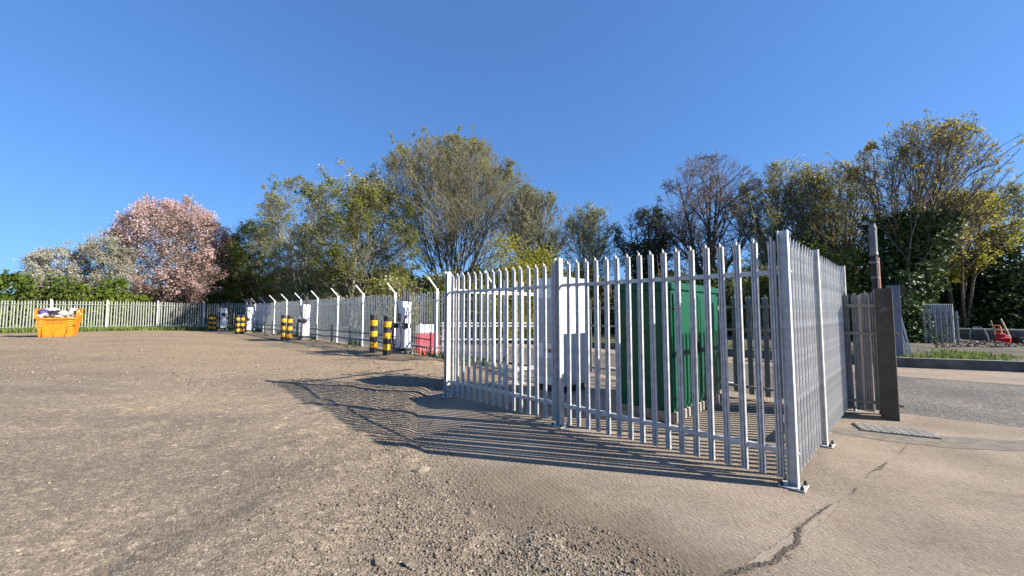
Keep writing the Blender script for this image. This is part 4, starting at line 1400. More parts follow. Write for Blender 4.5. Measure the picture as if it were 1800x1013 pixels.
# red machine
rx, ry = px_at(1757, 16.4), 16.4
root = thing('plate_compactor', 'red compactor machine with orange handle standing by the stone wall', 'machine', (rx, ry, 0.30), R(-25))
mb = MB(); mb.bbox((0, 0, 0.05), (0.46, 0.36, 0.08), 0.02); mb.build('base_plate', M['red_paint'], root)
mb = MB(); mb.bbox((0, 0, 0.22), (0.40, 0.30, 0.24), 0.05); mb.bbox((-0.04, 0, 0.40), (0.24, 0.22, 0.16), 0.04); mb.build('engine_cover', M['red_paint'], root)
mb = MB(); mb.cyl((0.12, -0.02, 0.35), (0.2, -0.02, 0.37), 0.05, 0.05, 10); mb.build('exhaust', M['galv_post'], root)
mb = MB(); mb.tube([(-0.11, 0.1, 0.4), (-0.12, 0.2, 0.72), (-0.11, 0.22, 0.80), (0.05, 0.22, 0.80), (0.06, 0.2, 0.72), (0.05, 0.1, 0.4)], 0.022, 6); mb.build('handle', M['orange_paint'], root)
# two sticks
for (px, lean, h_, mat, lab, r_) in ((1749, -0.12, 1.02, M['wood'], 'thin greenish cane leaning just left of the red machine', 0.018), (1776, -0.34, 1.08, M['wood'], 'pale timber stake leaning just right of the red machine', 0.03)):
    x = px_at(px, 16.6)
    mb = MB(); mb.tube([(0, 0, -0.02), (lean * 0.5, 0.05, h_ / 2), (lean, 0.1, h_)], [r_, r_, r_ * .9], 5)
    o = mb.build('stake', mat); o.location = (x, 16.6, 0.3); tag(o, lab, 'stake')
# crates of rubble by the right edge
x = px_at(1797, 15.8)
root = thing('tool_trolley', 'dark trolley with a white plate at the right edge by the stone wall', 'trolley', (x, 15.8, 0.3), R(-20))
mb = MB(); mb.bbox((0, 0, 0.22), (0.62, 0.4, 0.3), 0.03); mb.build('box', M['bag_black'], root)
mb = MB(); mb.box((-0.14, -0.208, 0.22), (0.12, 0.01, 0.10)); mb.build('plate', M['white_plastic'], root)
for xx in (-0.2, 0.2):
    mb = MB(); mb.cyl((xx, -0.22, 0.07), (xx, -0.17, 0.07), 0.08, 0.08, 14); mb.build('wheel', M['black'], root)
mb = MB(); mb.tube([(0.2, 0, 0.36), (0.3, 0.05, 0.7), (0.12, 0.05, 0.75)], 0.015, 6); mb.build('handle', M['galv_post'], root)

# remnant of old palisade across the road
root = thing('palisade_remnant', 'short weathered palisade section overgrown with ivy across the road', 'fence', (px_at(1618, 16.4), 16.4, 0.30), R(-12))
RP = pale_mesh('pale', M['galv_old'], w=0.11, top=1.45, bot=0.0, d=0.025, curl=0.0)
for k in range(7):
    o = link('pale', RP, root); o.location = (0.1 + k * 0.185, 0, random.uniform(-.03, .03)); o.rotation_euler = (0, random.uniform(-.02, .02), math.pi)
for z in (1.18, 0.3):
    mb = MB(); angle_bar(mb, 0, 1.32, z, 0.026, -1); mb.build('rail', M['galv_old'], root)
mb = MB()
for k in range(16):
    x = 0.3 + k * 0.066
    mb.add([(x, 0.35, 0.0), (x + 0.033, 0.33, 0.0), (x + 0.066, 0.35, 0.0), (x, 0.35, 1.68), (x + 0.033, 0.33, 1.70), (x + 0.066, 0.35, 1.72)], [(0, 1, 4, 3), (1, 2, 5, 4)])
o = mb.build('corrugated_sheet', M['galv_old'], root)

# ------------------------------------------------------------------ trees
def norm(a):
    return a / np.maximum(np.linalg.norm(a, axis=-1, keepdims=True), 1e-9)

def env_dist(p, d, cen, rad):
    """distance along d from p to the far wall of the crown ellipsoid"""
    q = (p - cen) / rad; e = d / rad
    a = (e * e).sum(-1); b = (q * e).sum(-1); c = (q * q).sum(-1) - 1
    disc = b * b - a * c
    t = (-b + np.sqrt(np.maximum(disc, 0))) / a
    return np.where(disc < 0, 0.0, np.maximum(t, 0))

def grow(seed, base, trunks, cen, rad, levels, trunk_r, trunk_top=0.75, lean=0.12, m=6, wob=0.06):
    """branch skeletons per level; each level: (n_children, angle lo, angle hi, length factor, up bias, t_min)"""
    r = np.random.default_rng(seed)
    base = np.array(base, float); cen = np.array(cen, float); rad = np.array(rad, float)
    top = cen + np.array([0, 0, rad[2] * trunk_top])
    P0 = base[None] + r.normal(0, 0.12, (trunks, 3)) * [1, 1, 0] * (trunks > 1)
    tgt = top[None] + np.clip(r.normal(0, 1, (trunks, 3)), -1.2, 1.2) * rad * [0.55, 0.55, 0.12] * (1 if trunks > 1 else 0.25)
    q_ = (tgt - cen) / rad
    tgt = cen + q_ / np.maximum(1.0, np.linalg.norm(q_, axis=1, keepdims=True) / 0.76) * rad
    out = []
    ts = np.linspace(0, 1, m + 3)
    P = P0[:, None] + (tgt - P0)[:, None] * ts[None, :, None]
    sway = np.cumsum(r.normal(0, lean * 0.25, (trunks, m + 3, 3)) * [1, 1, 0], 1)
    P = P + sway * ts[None, :, None] * np.linalg.norm(tgt - P0, axis=1)[:, None, None] * 0.25
    Rr = trunk_r * (1 - 0.82 * ts[None]) * (0.8 + 0.4 * r.random((trunks, 1)))
    out.append((P, Rr))
    for li, (nc, alo, ahi, lf, up, tmin) in enumerate(levels):
        PP, RR = out[-1]
        n = PP.shape[0]; mm = PP.shape[1] - 1
        t = tmin + (1 - tmin) * (np.arange(nc)[None] + r.random((n, nc))) / nc
        t = np.minimum(t, 0.999)
        fi = t * mm; i0 = np.floor(fi).astype(int); fr = (fi - i0)[..., None]
        idx = np.arange(n)[:, None]
        S = PP[idx, i0] * (1 - fr) + PP[idx, i0 + 1] * fr
        tan = norm(PP[idx, i0 + 1] - PP[idx, i0])
        rs = RR[idx, i0] * (1 - fr[..., 0]) + RR[idx, i0 + 1] * fr[..., 0]
        plen = np.linalg.norm(PP[:, -1] - PP[:, 0], axis=1)[:, None]
        rv = norm(r.normal(0, 1, (n, nc, 3)))
        perp = norm(rv - tan * (rv * tan).sum(-1, keepdims=True))
        al = np.radians((alo + (ahi - alo) * r.random((n, nc))) * ((1.3 - 0.5 * t) if li == 0 else 1.0))[..., None]
        dirs = norm(tan * np.cos(al) + perp * np.sin(al) + np.array([0, 0, up]))
        ln = plen * lf * (1.05 - 0.45 * t) * (0.7 + 0.6 * r.random((n, nc)))
        ed = env_dist(S, dirs, cen, rad)
        E = (S + dirs * ed[..., None] - cen) / rad
        az = np.arctan2(E[..., 1], E[..., 0]); el = E[..., 2]
        irr = 1.08 + 0.4 * vnoise(az * 1.0 + 20, el * 1.1 + 20, 1.5, seed + 7) + 0.42 * vnoise(az + 40, el + 40, 4.0, seed + 8)
        ln = np.minimum(ln, np.maximum(ed * irr * (0.7 + 0.45 * r.random((n, nc))), 0.13 * ln))
        S = S.reshape(-1, 3); dirs = dirs.reshape(-1, 3); ln = ln.ravel(); rs = rs.ravel()
        mk = m if li == 0 else (4 if li == 1 else (3 if li == 2 else 2))
        Q = np.zeros((len(S), mk + 1, 3)); Q[:, 0] = S
        dcur = dirs.copy()
        for k in range(mk):
            dcur = norm(dcur + r.normal(0, wob * 2.2, dcur.shape) + np.array([0, 0, up * 0.18]))
            Q[:, k + 1] = Q[:, k] + dcur * (ln / mk)[:, None]
        r0 = np.minimum(rs * 0.72, 0.012 + 0.020 * ln)
        Rn = r0[:, None] * (1 - 0.75 * np.linspace(0, 1, mk + 1)[None])
        out.append((Q, Rn))
    return out

def tubes(levels, sides, rmin=0.0):
    Vs, Fs, off = [], [], 0
    for (P, Rr), k in zip(levels, sides):
        n, m1, _ = P.shape
        tan = norm(P[:, -1] - P[:, 0])
        ref = np.where(np.abs(tan[:, 2:3]) > 0.9, np.array([[1.0, 0, 0]]), np.array([[0, 0, 1.0]]))
        u = norm(np.cross(tan, ref)); w_ = np.cross(tan, u)
        an = np.arange(k) * 2 * np.pi / k
        ring = u[:, None, :] * np.cos(an)[None, :, None] + w_[:, None, :] * np.sin(an)[None, :, None]
        Rr = np.maximum(Rr, rmin)
        Vv = P[:, :, None, :] + ring[:, None] * Rr[:, :, None, None]
        Vs.append(Vv.reshape(-1, 3))
        b = (np.arange(n) * m1 * k)[:, None, None] + (np.arange(m1 - 1) * k)[None, :, None]
        j = np.arange(k)[None, None]; j2 = (np.arange(k) + 1) % k
        j2 = j2[None, None]
        f = np.stack([b + j, b + j2, b + k + j2, b + k + j], -1).reshape(-1, 4) + off
        Fs.append(f); off += n * m1 * k
    return np.concatenate(Vs), np.concatenate(Fs)

def leaf_quads(r, cen, size, flat=0.0, aspect=0.6):
    n = len(cen)
    a = norm(r.normal(0, 1, (n, 3)))
    b = r.normal(0, 1, (n, 3)); b = norm(b - a * (a * b).sum(-1, keepdims=True))
    s = size * (0.6 + 0.8 * r.random((n, 1)))
    V_ = np.stack([cen - a * s, cen + b * s * aspect, cen + a * s, cen - b * s * aspect], 1).reshape(-1, 3)
    F_ = np.arange(n * 4).reshape(-1, 4)
    return V_, F_

def on_branches(r, lev, n, spread):
    P, _ = lev
    i = r.integers(0, len(P), n)
    t = r.random(n) ** 0.7 * (P.shape[1] - 1) * 0.999
    k = np.floor(t).astype(int); f = (t - k)[:, None]
    return P[i, k] * (1 - f) + P[i, k + 1] * f + r.normal(0, spread, (n, 3))

def clumpy(pos, seed, scale):
    return vnoise(pos[:, 0] + 0.37 * pos[:, 2], pos[:, 1] * 0.8 + pos[:, 2], scale, seed) + 0.5

STYLES = {
    # trunks, trunk_top, levels, bark, twig bark, leaf material, leaves, size, spread, twig radius
}
BASE_LV = [(9, 28, 62, 0.62, 0.22, 0.28), (7, 25, 55, 0.55, 0.15, 0.2), (6, 25, 60, 0.5, 0.1, 0.15), (5, 25, 60, 0.5, 0.05, 0.2)]

def tree(name, label, px, Z_, top_y, hw_px, low_y, leaf, nleaf, lsize, seed, bark='bark', twig=None, trunks=1, lv=None, tr=0.22, top=0.75,
         group='trees beyond the fences', spread=0.12, rmin=0.011, depth=0.9, cat='tree', xoff=0.0, ivy=None, nivy=0, base_z=None, wob=0.06, tint_pow=1.0, skew=None, lean=0.12, tips=0.0):
    X_ = px_at(px, Z_)
    ztop = EYE + (550 - top_y) / 690 * Z_
    zlow = EYE + (550 - low_y) / 690 * Z_
    rad = (hw_px / 690 * Z_, hw_px / 690 * Z_ * depth, (ztop - zlow) / 2)
    gz = 0.3 if base_z is None else base_z
    cen = (xoff, 0, (ztop + zlow) / 2 - gz)
    root = thing(name, label, cat, (X_, Z_, gz), 0, group)
    L_ = grow(seed, (0, 0, -0.1), trunks, cen, rad, lv or BASE_LV, tr, top, wob=wob, lean=lean)
    if skew:
        L_ = [(P + np.stack([skew[0] * np.maximum(P[..., 2] - skew[2], 0), skew[1] * np.maximum(P[..., 2] - skew[2], 0), 0 * P[..., 2]], -1), q) for P, q in L_]
    V_, F_ = tubes(L_[:2], (9, 5))
    link('trunk', quad_mesh('trunk', V_, F_, M[bark], smooth=True), root)
    nl = len(L_)
    V_, F_ = tubes(L_[2:], [4, 3, 3][:nl - 2], rmin)
    mats = [M[twig or bark]]
    mi = np.zeros(len(F_), int); tint = np.zeros(len(F_))
    if nleaf:
        r = np.random.default_rng(seed + 500)
        pos = on_branches(r, L_[-1], nleaf, spread)
        cl = clumpy(pos, seed, 0.9)
        pos = pos[r.random(len(pos)) < 0.25 + 1.1 * cl]
        lv_, lf_ = leaf_quads(r, pos, lsize)
        tt = np.clip(clumpy(pos, seed + 1, 0.7) * 0.6 + 0.4 * r.random(len(pos)), 0, 1) ** tint_pow
        if tips:      # pale young leaves only on the upper shoots
            tt = np.clip(tt * (1 - tips * 0.6) + tips * (pos[:, 2] / (ztop - gz)) ** 4 * r.random(len(pos)), 0, 1)
        F_ = np.concatenate([F_, lf_ + len(V_)]); V_ = np.concatenate([V_, lv_])
        mi = np.concatenate([mi, np.ones(len(lf_), int)]); tint = np.concatenate([tint, tt])
        mats.append(M[leaf])
    link('crown', quad_mesh('crown', V_, F_, mats, tint=tint, mi=mi), root)
    if nivy:
        r = np.random.default_rng(seed + 900)
        z0, z1, rr_ = ivy
        P, _ = L_[0]
        ps = on_branches(r, L_[0], nivy, 0)
        a_ = r.random(len(ps)) * 6.283
        k = np.clip(1 - (ps[:, 2] / z1), 0.15, 1) ** 0.5
        ps = ps[ps[:, 2] < z1]; a_ = a_[:len(ps)]; k = k[:len(ps)]
        rd = rr_ * (0.55 + 0.6 * clumpy(ps * [0, 0, 1] + np.stack([a_, a_ * 0, a_ * 0], 1), seed, 1.1)) * np.sqrt(r.random(len(ps))) * 1.3
        ps[:, 0] += np.cos(a_) * rd; ps[:, 1] += np.sin(a_) * rd; ps[:, 2] += r.normal(0, .15, len(ps))
        v2, f2 = leaf_quads(r, ps, 0.10, aspect=0.8)
        link('ivy', quad_mesh('ivy', v2, f2, M['ivy'], tint=r.random(len(f2))), root)
    return root

def shrub(name, label, px, Z_, top_y, hw_px, leaf, n, lsize, seed, cat='shrub', group='shrubs and bushes beyond the fences', base_z=0.3, depth=0.8, stems=26, low=0.0):
    """many-stemmed bush filled with leaves from the ground up"""
    X_ = px_at(px, Z_)
    hgt = EYE + (550 - top_y) / 690 * Z_ - base_z
    rx = hw_px / 690 * Z_
    root = thing(name, label, cat, (X_, Z_, base_z), 0, group)
    r = np.random.default_rng(seed)
    # stems fan out from the base
    P = np.zeros((stems, 5, 3))
    an = r.random(stems) * 6.283; out_ = np.sqrt(r.random(stems)) * 0.85
    hh = hgt * (0.55 + 0.4 * r.random(stems)) * np.sqrt(np.maximum(0.1, 1 - 0.6 * out_ ** 2))
    for k in range(5):
        t = k / 4
        P[:, k, 0] = np.cos(an) * rx * out_ * t ** 0.8 + r.normal(0, 0.05, stems) * t
        P[:, k, 1] = np.sin(an) * rx * depth * out_ * t ** 0.8
        P[:, k, 2] = hh * t
    V_, F_ = tubes([(P, np.full((stems, 5), 0.03) * (1 - 0.7 * np.linspace(0, 1, 5)))], (4,))
    link('stem', quad_mesh('stem', V_, F_, M['bark']), root)
    # clumps of leaves over the outer half of the dome
    nc = max(30, int(26 * rx * hgt / 6))
    u = r.normal(0, 1, (nc, 3)); u[:, 2] = np.abs(u[:, 2]) * 0.9; u = norm(u)
    q = 0.55 + 0.42 * r.random((nc, 1))
    cc = u * q * np.array([rx, rx * depth, hgt * 0.97])
    cc[:, 2] = np.maximum(cc[:, 2], low + 0.15)
    low_fill = r.random(nc) < 0.4
    cc[low_fill, 2] *= 0.5
    which = r.integers(0, nc, n)
    sz = (0.22 + 0.28 * r.random(nc)) * (0.5 + 0.12 * hgt)
    pos = cc[which] + r.normal(0, 1, (n, 3)) * sz[which][:, None] * [1, 0.9, 0.75]
    pos[:, 2] = np.abs(pos[:, 2])
    v2, f2 = leaf_quads(r, pos, lsize)
    tt = np.clip(0.55 * r.random(nc)[which] + 0.45 * r.random(n), 0, 1)
    link('foliage', quad_mesh('foliage', v2, f2, M[leaf], tint=tt), root)
    return root

M['ivy'] = leaf_mat('ivy_leaves', [(0.022, 0.04, 0.013), (0.056, 0.088, 0.025), (0.112, 0.144, 0.044)], 0.15, 0.55)
M['l_hedge'] = leaf_mat('hedge_leaves', [(0.035, 0.06, 0.008), (0.085, 0.125, 0.014), (0.17, 0.20, 0.028)], 0.35)
M['l_white'] = leaf_mat('white_blossom', [(0.13, 0.15, 0.06), (0.26, 0.27, 0.17), (0.42, 0.40, 0.32), (0.60, 0.57, 0.50)], 0.45)
M['l_pink'] = leaf_mat('pink_blossom', [(0.213, 0.157, 0.09), (0.426, 0.291, 0.246), (0.672, 0.493, 0.459), (0.85, 0.694, 0.672)], 0.5)
M['l_red'] = leaf_mat('reddish_leaves', [(0.10, 0.065, 0.04), (0.19, 0.12, 0.08)], 0.4)
M['l_green'] = leaf_mat('fresh_green_leaves', [(0.075, 0.119, 0.018), (0.163, 0.225, 0.03), (0.275, 0.325, 0.062)], 0.5)
M['l_greygreen'] = leaf_mat('grey_green_leaves', [(0.144, 0.156, 0.06), (0.24, 0.252, 0.102), (0.36, 0.36, 0.18)], 0.5)
M['l_olive'] = leaf_mat('olive_leaves', [(0.094, 0.107, 0.018), (0.175, 0.188, 0.033), (0.288, 0.281, 0.062), (0.825, 0.75, 0.575)], 0.5)
M['l_bud'] = leaf_mat('buds', [(0.192, 0.186, 0.054), (0.324, 0.3, 0.096)], 0.45)
M['l_yellow'] = leaf_mat('yellow_green_leaves', [(0.149, 0.149, 0.018), (0.276, 0.265, 0.034), (0.425, 0.38, 0.057)], 0.5)
M['l_evergreen'] = leaf_mat('dull_evergreen_leaves', [(0.045, 0.063, 0.021), (0.09, 0.117, 0.036), (0.165, 0.188, 0.068)], 0.3)
M['l_rust'] = leaf_mat('rust_tinted_leaves', [(0.163, 0.156, 0.027), (0.312, 0.275, 0.048), (0.463, 0.325, 0.094)], 0.5)
M['l_dark'] = leaf_mat('dark_evergreen_leaves', [(0.015, 0.024, 0.009), (0.033, 0.051, 0.015), (0.075, 0.098, 0.027)], 0.15, 0.6)
M['l_poplar'] = leaf_mat('pale_green_leaves', [(0.184, 0.201, 0.075), (0.299, 0.31, 0.138), (0.437, 0.437, 0.241)], 0.5)

FAN = [(11, 14, 40, 0.74, 0.16, 0.10), (8, 12, 36, 0.54, 0.10, 0.2), (6, 16, 42, 0.48, 0.08, 0.15), (4, 18, 45, 0.5, 0.05, 0.2)]
WIDE = [(11, 32, 66, 0.70, 0.12, 0.20), (7, 25, 58, 0.58, 0.08, 0.2), (5, 25, 55, 0.55, 0.05, 0.15), (4, 25, 55, 0.55, 0.0, 0.2)]
LOOSE = [(9, 14, 40, 0.74, 0.14, 0.12), (7, 14, 40, 0.50, 0.08, 0.25), (5, 18, 45, 0.45, 0.05, 0.2), (3, 20, 50, 0.5, 0.05, 0.3)]
FULL = [(14, 38, 74, 0.70, 0.04, 0.06), (9, 25, 62, 0.55, 0.04, 0.15), (6, 25, 60, 0.5, 0.0, 0.15), (4, 25, 60, 0.5, 0.0, 0.2)]
AIRY = [(12, 34, 70, 0.72, 0.06, 0.10), (7, 25, 60, 0.58, 0.06, 0.2), (5, 25, 55, 0.55, 0.03, 0.15), (3, 25, 55, 0.55, 0.0, 0.3)]
UPAIRY = [(11, 16, 40, 0.66, 0.16, 0.12), (7, 18, 45, 0.52, 0.10, 0.2), (5, 20, 45, 0.5, 0.06, 0.15), (3, 20, 50, 0.5, 0.05, 0.3)]
UP = [(14, 18, 40, 0.6, 0.22, 0.10), (8, 18, 42, 0.5, 0.15, 0.2), (6, 20, 45, 0.5, 0.1, 0.15), (4, 20, 45, 0.5, 0.1, 0.2)]

# left boundary
for i, (px, Z_, ty, hw) in enumerate(((12, 31.5, 468, 62), (92, 33, 486, 60), (150, 34, 492, 55), (205, 35.5, 480, 50), (-60, 30.5, 470, 60))):
    lab = ['bright green hedge bush at the far left edge of the photo', 'green hedge bush behind the left half of the orange skip', 'green hedge bush below the white blossom trees right of the skip', 'green hedge bush at the left foot of the pink cherry', 'green hedge bush cut by the left edge of the photo'][i]
    shrub('hedge_bush', lab, px, Z_, ty, hw, 'l_hedge', 9000, 0.13, 60 + i)
tree('white_blossom_tree', 'low spreading white blossom tree behind the hedge above the skip', 100, 36.5, 438, 52, 545, 'l_white', 24000, 0.065, 101, 'bark', trunks=4, tr=0.11, lv=AIRY, spread=0.16, tint_pow=0.6)
tree('white_blossom_tree', 'taller white blossom tree touching the left side of the pink cherry', 184, 37.5, 414, 42, 545, 'l_white', 24000, 0.065, 102, 'bark', trunks=4, tr=0.12, lv=AIRY, spread=0.16, tint_pow=0.6)
tree('pink_cherry_tree', 'large round cherry tree full of pink blossom', 300, 42, 352, 88, 545, 'l_pink', 60000, 0.085, 103, 'bark', trunks=5, tr=0.17, lv=FULL, spread=0.22)
tree('red_leaved_tree', 'small red-brown tree at the right foot of the pink cherry', 402, 49, 428, 42, 545, 'l_red', 12000, 0.09, 104, 'bark_dark', trunks=3, tr=0.14, lv=AIRY)
shrub('dark_thicket', 'dark thicket between the pink cherry and the green tree', 380, 47, 480, 70, 'l_evergreen', 7000, 0.12, 71, depth=0.5)
tree('fresh_green_tree', 'fresh green leafed tree right of the pink cherry, at the corner of the fences', 462, 47, 385, 66, 540, 'l_green', 34000, 0.085, 105, 'bark', trunks=5, tr=0.14, lv=AIRY, spread=0.2)
tree('grey_green_tree', 'thin grey-green tree rising between the green tree and the white-tipped tree', 535, 44, 312, 92, 540, 'l_greygreen', 30000, 0.085, 106, 'bark_grey', trunks=5, tr=0.15, lv=AIRY, spread=0.12)
tree('white_tipped_tree', 'dense olive tree with creamy white leaf tips left of the large bare tree', 620, 32, 300, 112, 535, 'l_olive', 50000, 0.068, 107, 'bark_grey', trunks=7, tr=0.11, lv=[(12, 36, 72, 0.70, 0.04, 0.06), (8, 25, 62, 0.55, 0.04, 0.15), (5, 25, 60, 0.5, 0.0, 0.15), (4, 25, 60, 0.5, 0.0, 0.2)], tint_pow=0.85, spread=0.16, tips=0.9, depth=0.65)
tree('bare_fan_tree', 'tallest bare tree in the centre with branches fanning upward', 792, 38, 248, 168, 530, 'l_bud', 60000, 0.05, 108, 'bark_grey', 'bark_grey', trunks=10, tr=0.10, lv=FAN, spread=0.08, rmin=0.0095, top=0.62, wob=0.04, lean=0.05)
tree('hazy_budding_tree', 'hazy pale budding tree on the right flank of the large bare tree', 930, 33, 326, 80, 510, 'l_greygreen', 16000, 0.05, 109, 'bark_grey', trunks=5, tr=0.11, lv=UP)
shrub('olive_bush', 'wide olive green bush under the right side of the large bare tree', 890, 22, 402, 66, 'l_yellow', 26000, 0.065, 72)
shrub('olive_bush', 'olive green bush right of the wide one, beside the pale poplar', 962, 23, 398, 44, 'l_yellow', 16000, 0.065, 73)
shrub('dark_thicket', 'dark thicket behind the fence under the white-tipped tree', 560, 38, 470, 85, 'l_evergreen', 9000, 0.12, 74, depth=0.35)
shrub('dark_thicket', 'dark thicket behind the fence left of the large bare trunk', 690, 27, 450, 75, 'l_olive', 13000, 0.08, 75)
shrub('dark_thicket', 'dark thicket behind the fence at the foot of the bare tree', 800, 23, 470, 70, 'l_olive', 11000, 0.075, 76)
tree('pale_poplar', 'small upright pale green poplar right of the olive bushes', 1034, 30, 352, 50, 540, 'l_poplar', 8000, 0.055, 110, 'bark_grey', trunks=5, tr=0.07, lv=UPAIRY)
tree('round_topped_tree', 'dark flat-topped tree with ivy on its trunk above the green cabinet', 1138, 29, 360, 58, 500, 'l_evergreen', 9000, 0.06, 111, 'bark_dark', trunks=4, tr=0.15, lv=WIDE, ivy=(0, 6.5, 0.9), nivy=5000)
tree('bare_dark_tree', 'bare dark tree with purple-brown twigs behind the right bay of the fence', 1250, 27, 266, 98, 520, None, 0, 0.1, 112, 'bark_dark', 'bark_purple', trunks=4, tr=0.17, lv=[(11, 32, 66, 0.70, 0.10, 0.15), (8, 25, 58, 0.58, 0.05, 0.2), (6, 25, 55, 0.55, 0.03, 0.15), (5, 25, 55, 0.6, 0.0, 0.2)], rmin=0.0075)
tree('olive_yellow_tree', 'olive-yellow budding tree with ivied trunk right of the bare dark tree', 1380, 25, 280, 90, 520, 'l_yellow', 11000, 0.05, 113, 'bark_grey', trunks=6, tr=0.12, ivy=(0, 6.0, 0.6), nivy=5000, lv=UPAIRY)
tree('olive_yellow_tree', 'second olive-yellow tree, directly left of the tall ivy-clad tree', 1465, 24, 280, 76, 520, 'l_rust', 9500, 0.05, 114, 'bark_grey', trunks=6, tr=0.11, ivy=(0, 5.5, 0.55), nivy=4500, lv=UPAIRY)
tree('ivy_clad_tree', 'tallest right-hand tree, ivy-clad, with long arching leafy branches', 1580, 19, 205, 112, 480, 'l_rust', 11000, 0.045, 125, 'bark', trunks=8, tr=0.09, lv=LOOSE, spread=0.07, ivy=(0, 6.0, 0.9), nivy=22000, rmin=0.0065, skew=(0.13, 0, 2.5), top=0.62, xoff=0.5)
tree('yellow_leaved_tree', 'yellow leafed tree with low boughs right of the ivy-clad tree', 1685, 20.5, 335, 84, 450, 'l_yellow', 12000, 0.05, 116, 'bark', trunks=5, tr=0.10, lv=[(11, 34, 66, 0.72, 0.10, 0.42), (7, 25, 60, 0.58, 0.06, 0.2), (5, 25, 55, 0.55, 0.03, 0.15), (3, 25, 55, 0.55, 0.0, 0.3)])
tree('pale_green_tree', 'pale green tree at the right edge behind the evergreens', 1790, 28, 320, 50, 520, 'l_greygreen', 14000, 0.06, 117, 'bark_grey', trunks=4, tr=0.12, lv=AIRY)
shrub('evergreen_bush', 'big dark evergreen right of the ivy-clad tree', 1690, 21.5, 425, 62, 'l_dark', 26000, 0.10, 77, base_z=0.35)
shrub('evergreen_bush', 'dark evergreen mass at the right edge of the photo', 1785, 20.5, 405, 62, 'l_dark', 26000, 0.10, 78, base_z=0.35)
shrub('evergreen_bush', 'dark evergreen beyond the right edge of the photo', 1880, 20, 400, 60, 'l_dark', 12000, 0.12, 79, base_z=0.35)
shrub('ivy_bush', 'glossy ivy mass over the remnant palisade across the road', 1588, 17.2, 470, 27, 'ivy', 11000, 0.065, 80, base_z=0.35)
for i, (px, Z_, ty, hw, lf, lab) in enumerate((
        (1080, 25, 468, 40, 'l_evergreen', 'dark bush low between the poplar and the green cabinet'),
        (1165, 24, 432, 42, 'l_evergreen', 'dark bush behind the green cabinet below the flat-topped tree'),
        (1245, 24, 445, 45, 'l_evergreen', 'dark bush at the foot of the bare dark tree'),
        (1325, 23, 430, 48, 'l_olive', 'olive bush behind the near corner post'),
        (1410, 21, 430, 52, 'l_green', 'green bush behind the sunlit side fence'),
        (1490, 20, 415, 48, 'l_olive', 'olive bush behind the old fence and grey-headed pole'),
        (1010, 27, 455, 45, 'l_olive', 'olive bush behind the white power cabinet'))):
    shrub('roadside_bush', lab, px, Z_, ty, hw, lf, 11000, 0.10, 85 + i)

# distant wood closing the view behind the trees: one mass
r = np.random.default_rng(77)
n = 90000
th = r.uniform(-1.05, 0.95, n)
dist = r.uniform(50, 72, n)
hh = 4.6 + 2.0 * sstep(-0.80, -0.62, th) + 2.2 * vnoise(th * 60, dist * 0, 0.35, 41)
zz = np.sqrt(r.random(n)) * hh
pos = np.stack([np.tan(th) * dist, dist, zz], 1)
v2, f2 = leaf_quads(r, pos, 0.42, aspect=0.8)
tag(link('distant_wood', quad_mesh('distant_wood', v2, f2, M['l_evergreen'], tint=r.random(n))), 'distant dark wood behind the trees', 'wood', kind='stuff')

# ------------------------------------------------------------------ grass and weeds
def blades(name, label, X_, Y_, Zg, hgt, mat, seed, cat='grass', wd=0.012):
    r = np.random.default_rng(seed)
    n = len(X_)
    an = r.random(n) * 6.283
    ln = hgt * (0.5 + r.random(n))
    dx, dy = np.cos(an), np.sin(an)
    lean = 0.5 * r.random(n) * ln
    b0 = np.stack([X_ - dy * wd, Y_ + dx * wd, Zg - 0.01], 1); b1 = np.stack([X_ + dy * wd, Y_ - dx * wd, Zg - 0.01], 1)
    t0 = np.stack([X_ + dx * lean + dy * wd * .3, Y_ + dy * lean - dx * wd * .3, Zg + ln], 1)
    t1 = np.stack([X_ + dx * lean - dy * wd * .3, Y_ + dy * lean + dx * wd * .3, Zg + ln], 1)
    V_ = np.stack([b0, b1, t0, t1], 1).reshape(-1, 3)
    o = link(name, quad_mesh(name, V_, np.arange(n * 4).reshape(-1, 4), mat, tint=r.random(n)))
    return tag(o, label, cat, kind='stuff')
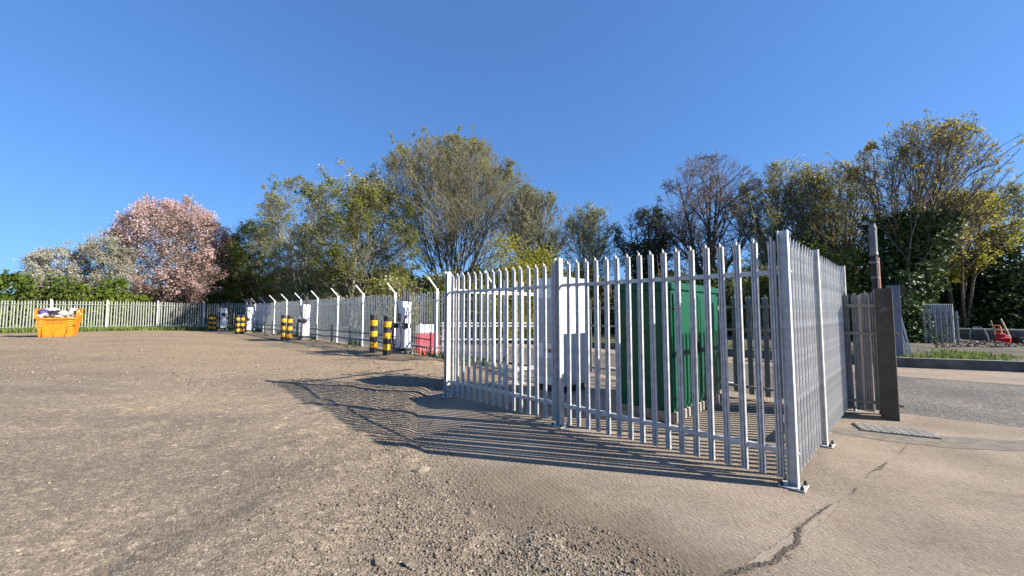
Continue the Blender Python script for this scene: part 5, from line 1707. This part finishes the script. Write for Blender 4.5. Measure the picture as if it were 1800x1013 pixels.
# verge grass next to the kerb
n = 26000
t = rg.random(n); off = 0.25 + 2.2 * rg.random(n) ** 1.5
ka, kc = Vector((2, 19.8)), Vector((17.5, 8.7))
segs = np.array(KB)
s_ = rg.random(n) * tot
cum = np.concatenate([[0], np.cumsum(seg)])
ix = np.clip(np.searchsorted(cum, s_) - 1, 0, len(seg) - 1)
fr = (s_ - cum[ix]) / np.array(seg)[ix]
px_ = segs[ix] + (segs[ix + 1] - segs[ix]) * fr[:, None]
gx, gy = px_[:, 0] + 0.64 * off, px_[:, 1] + 0.77 * off
kp = (vnoise(gx, gy, 0.8, 51) + 0.5) > 0.30 + 0.28 * rg.random(len(gx)) + 0.10 * off
gx, gy = gx[kp], gy[kp]
blades('verge_grass', 'patchy sunlit grass on the verge behind the kerb', gx, gy, verge_h(gx, gy), 0.085, M['grass'], 1, wd=0.018)
# grass and weeds at the foot of the left fence
n = 9000
s_ = rg.random(n) * 22
gx = corner.x + dL.x * s_ + 0.5 * rg.normal(0, 0.6, n) + 0.25; gy = corner.y + dL.y * s_ - np.abs(rg.normal(0, 0.55, n)) - 0.1
blades('fence_grass', 'green grass and weeds along the foot of the left boundary fence', gx, gy, H(gx, gy), 0.22, M['grass'], 2, wd=0.03)
n = 2200
s_ = rg.random(n) * 33
w0 = Vector((-0.6, 12.0))
gx = q0.x + dirF.x * s_ + rg.normal(0, 0.12, n); gy = q0.y + dirF.y * s_ + rg.normal(0, 0.12, n)
kp = vnoise(gx, gy, 0.5, 53) > 0.05
gx, gy = gx[kp], gy[kp]
blades('fence_weeds', 'thin weeds along the foot of the fence behind the chargers', gx, gy, H(gx, gy), 0.2, M['weed'], 3, wd=0.02)
# rubble on the verge
n = 1800
px_ = rg.uniform(1640, 1860, n); zz = rg.uniform(14.6, 17.8, n)
X_ = (px_ - 900) / 690 * zz
me = stone_field('verge_rubble', X_, zz, verge_h(X_, zz), np.exp(rg.normal(-3.3, 0.4, n)), 12, M['stones'])
tag(link('verge_rubble', me), 'broken rubble and earth in front of the stone wall', 'rubble', kind='stuff')
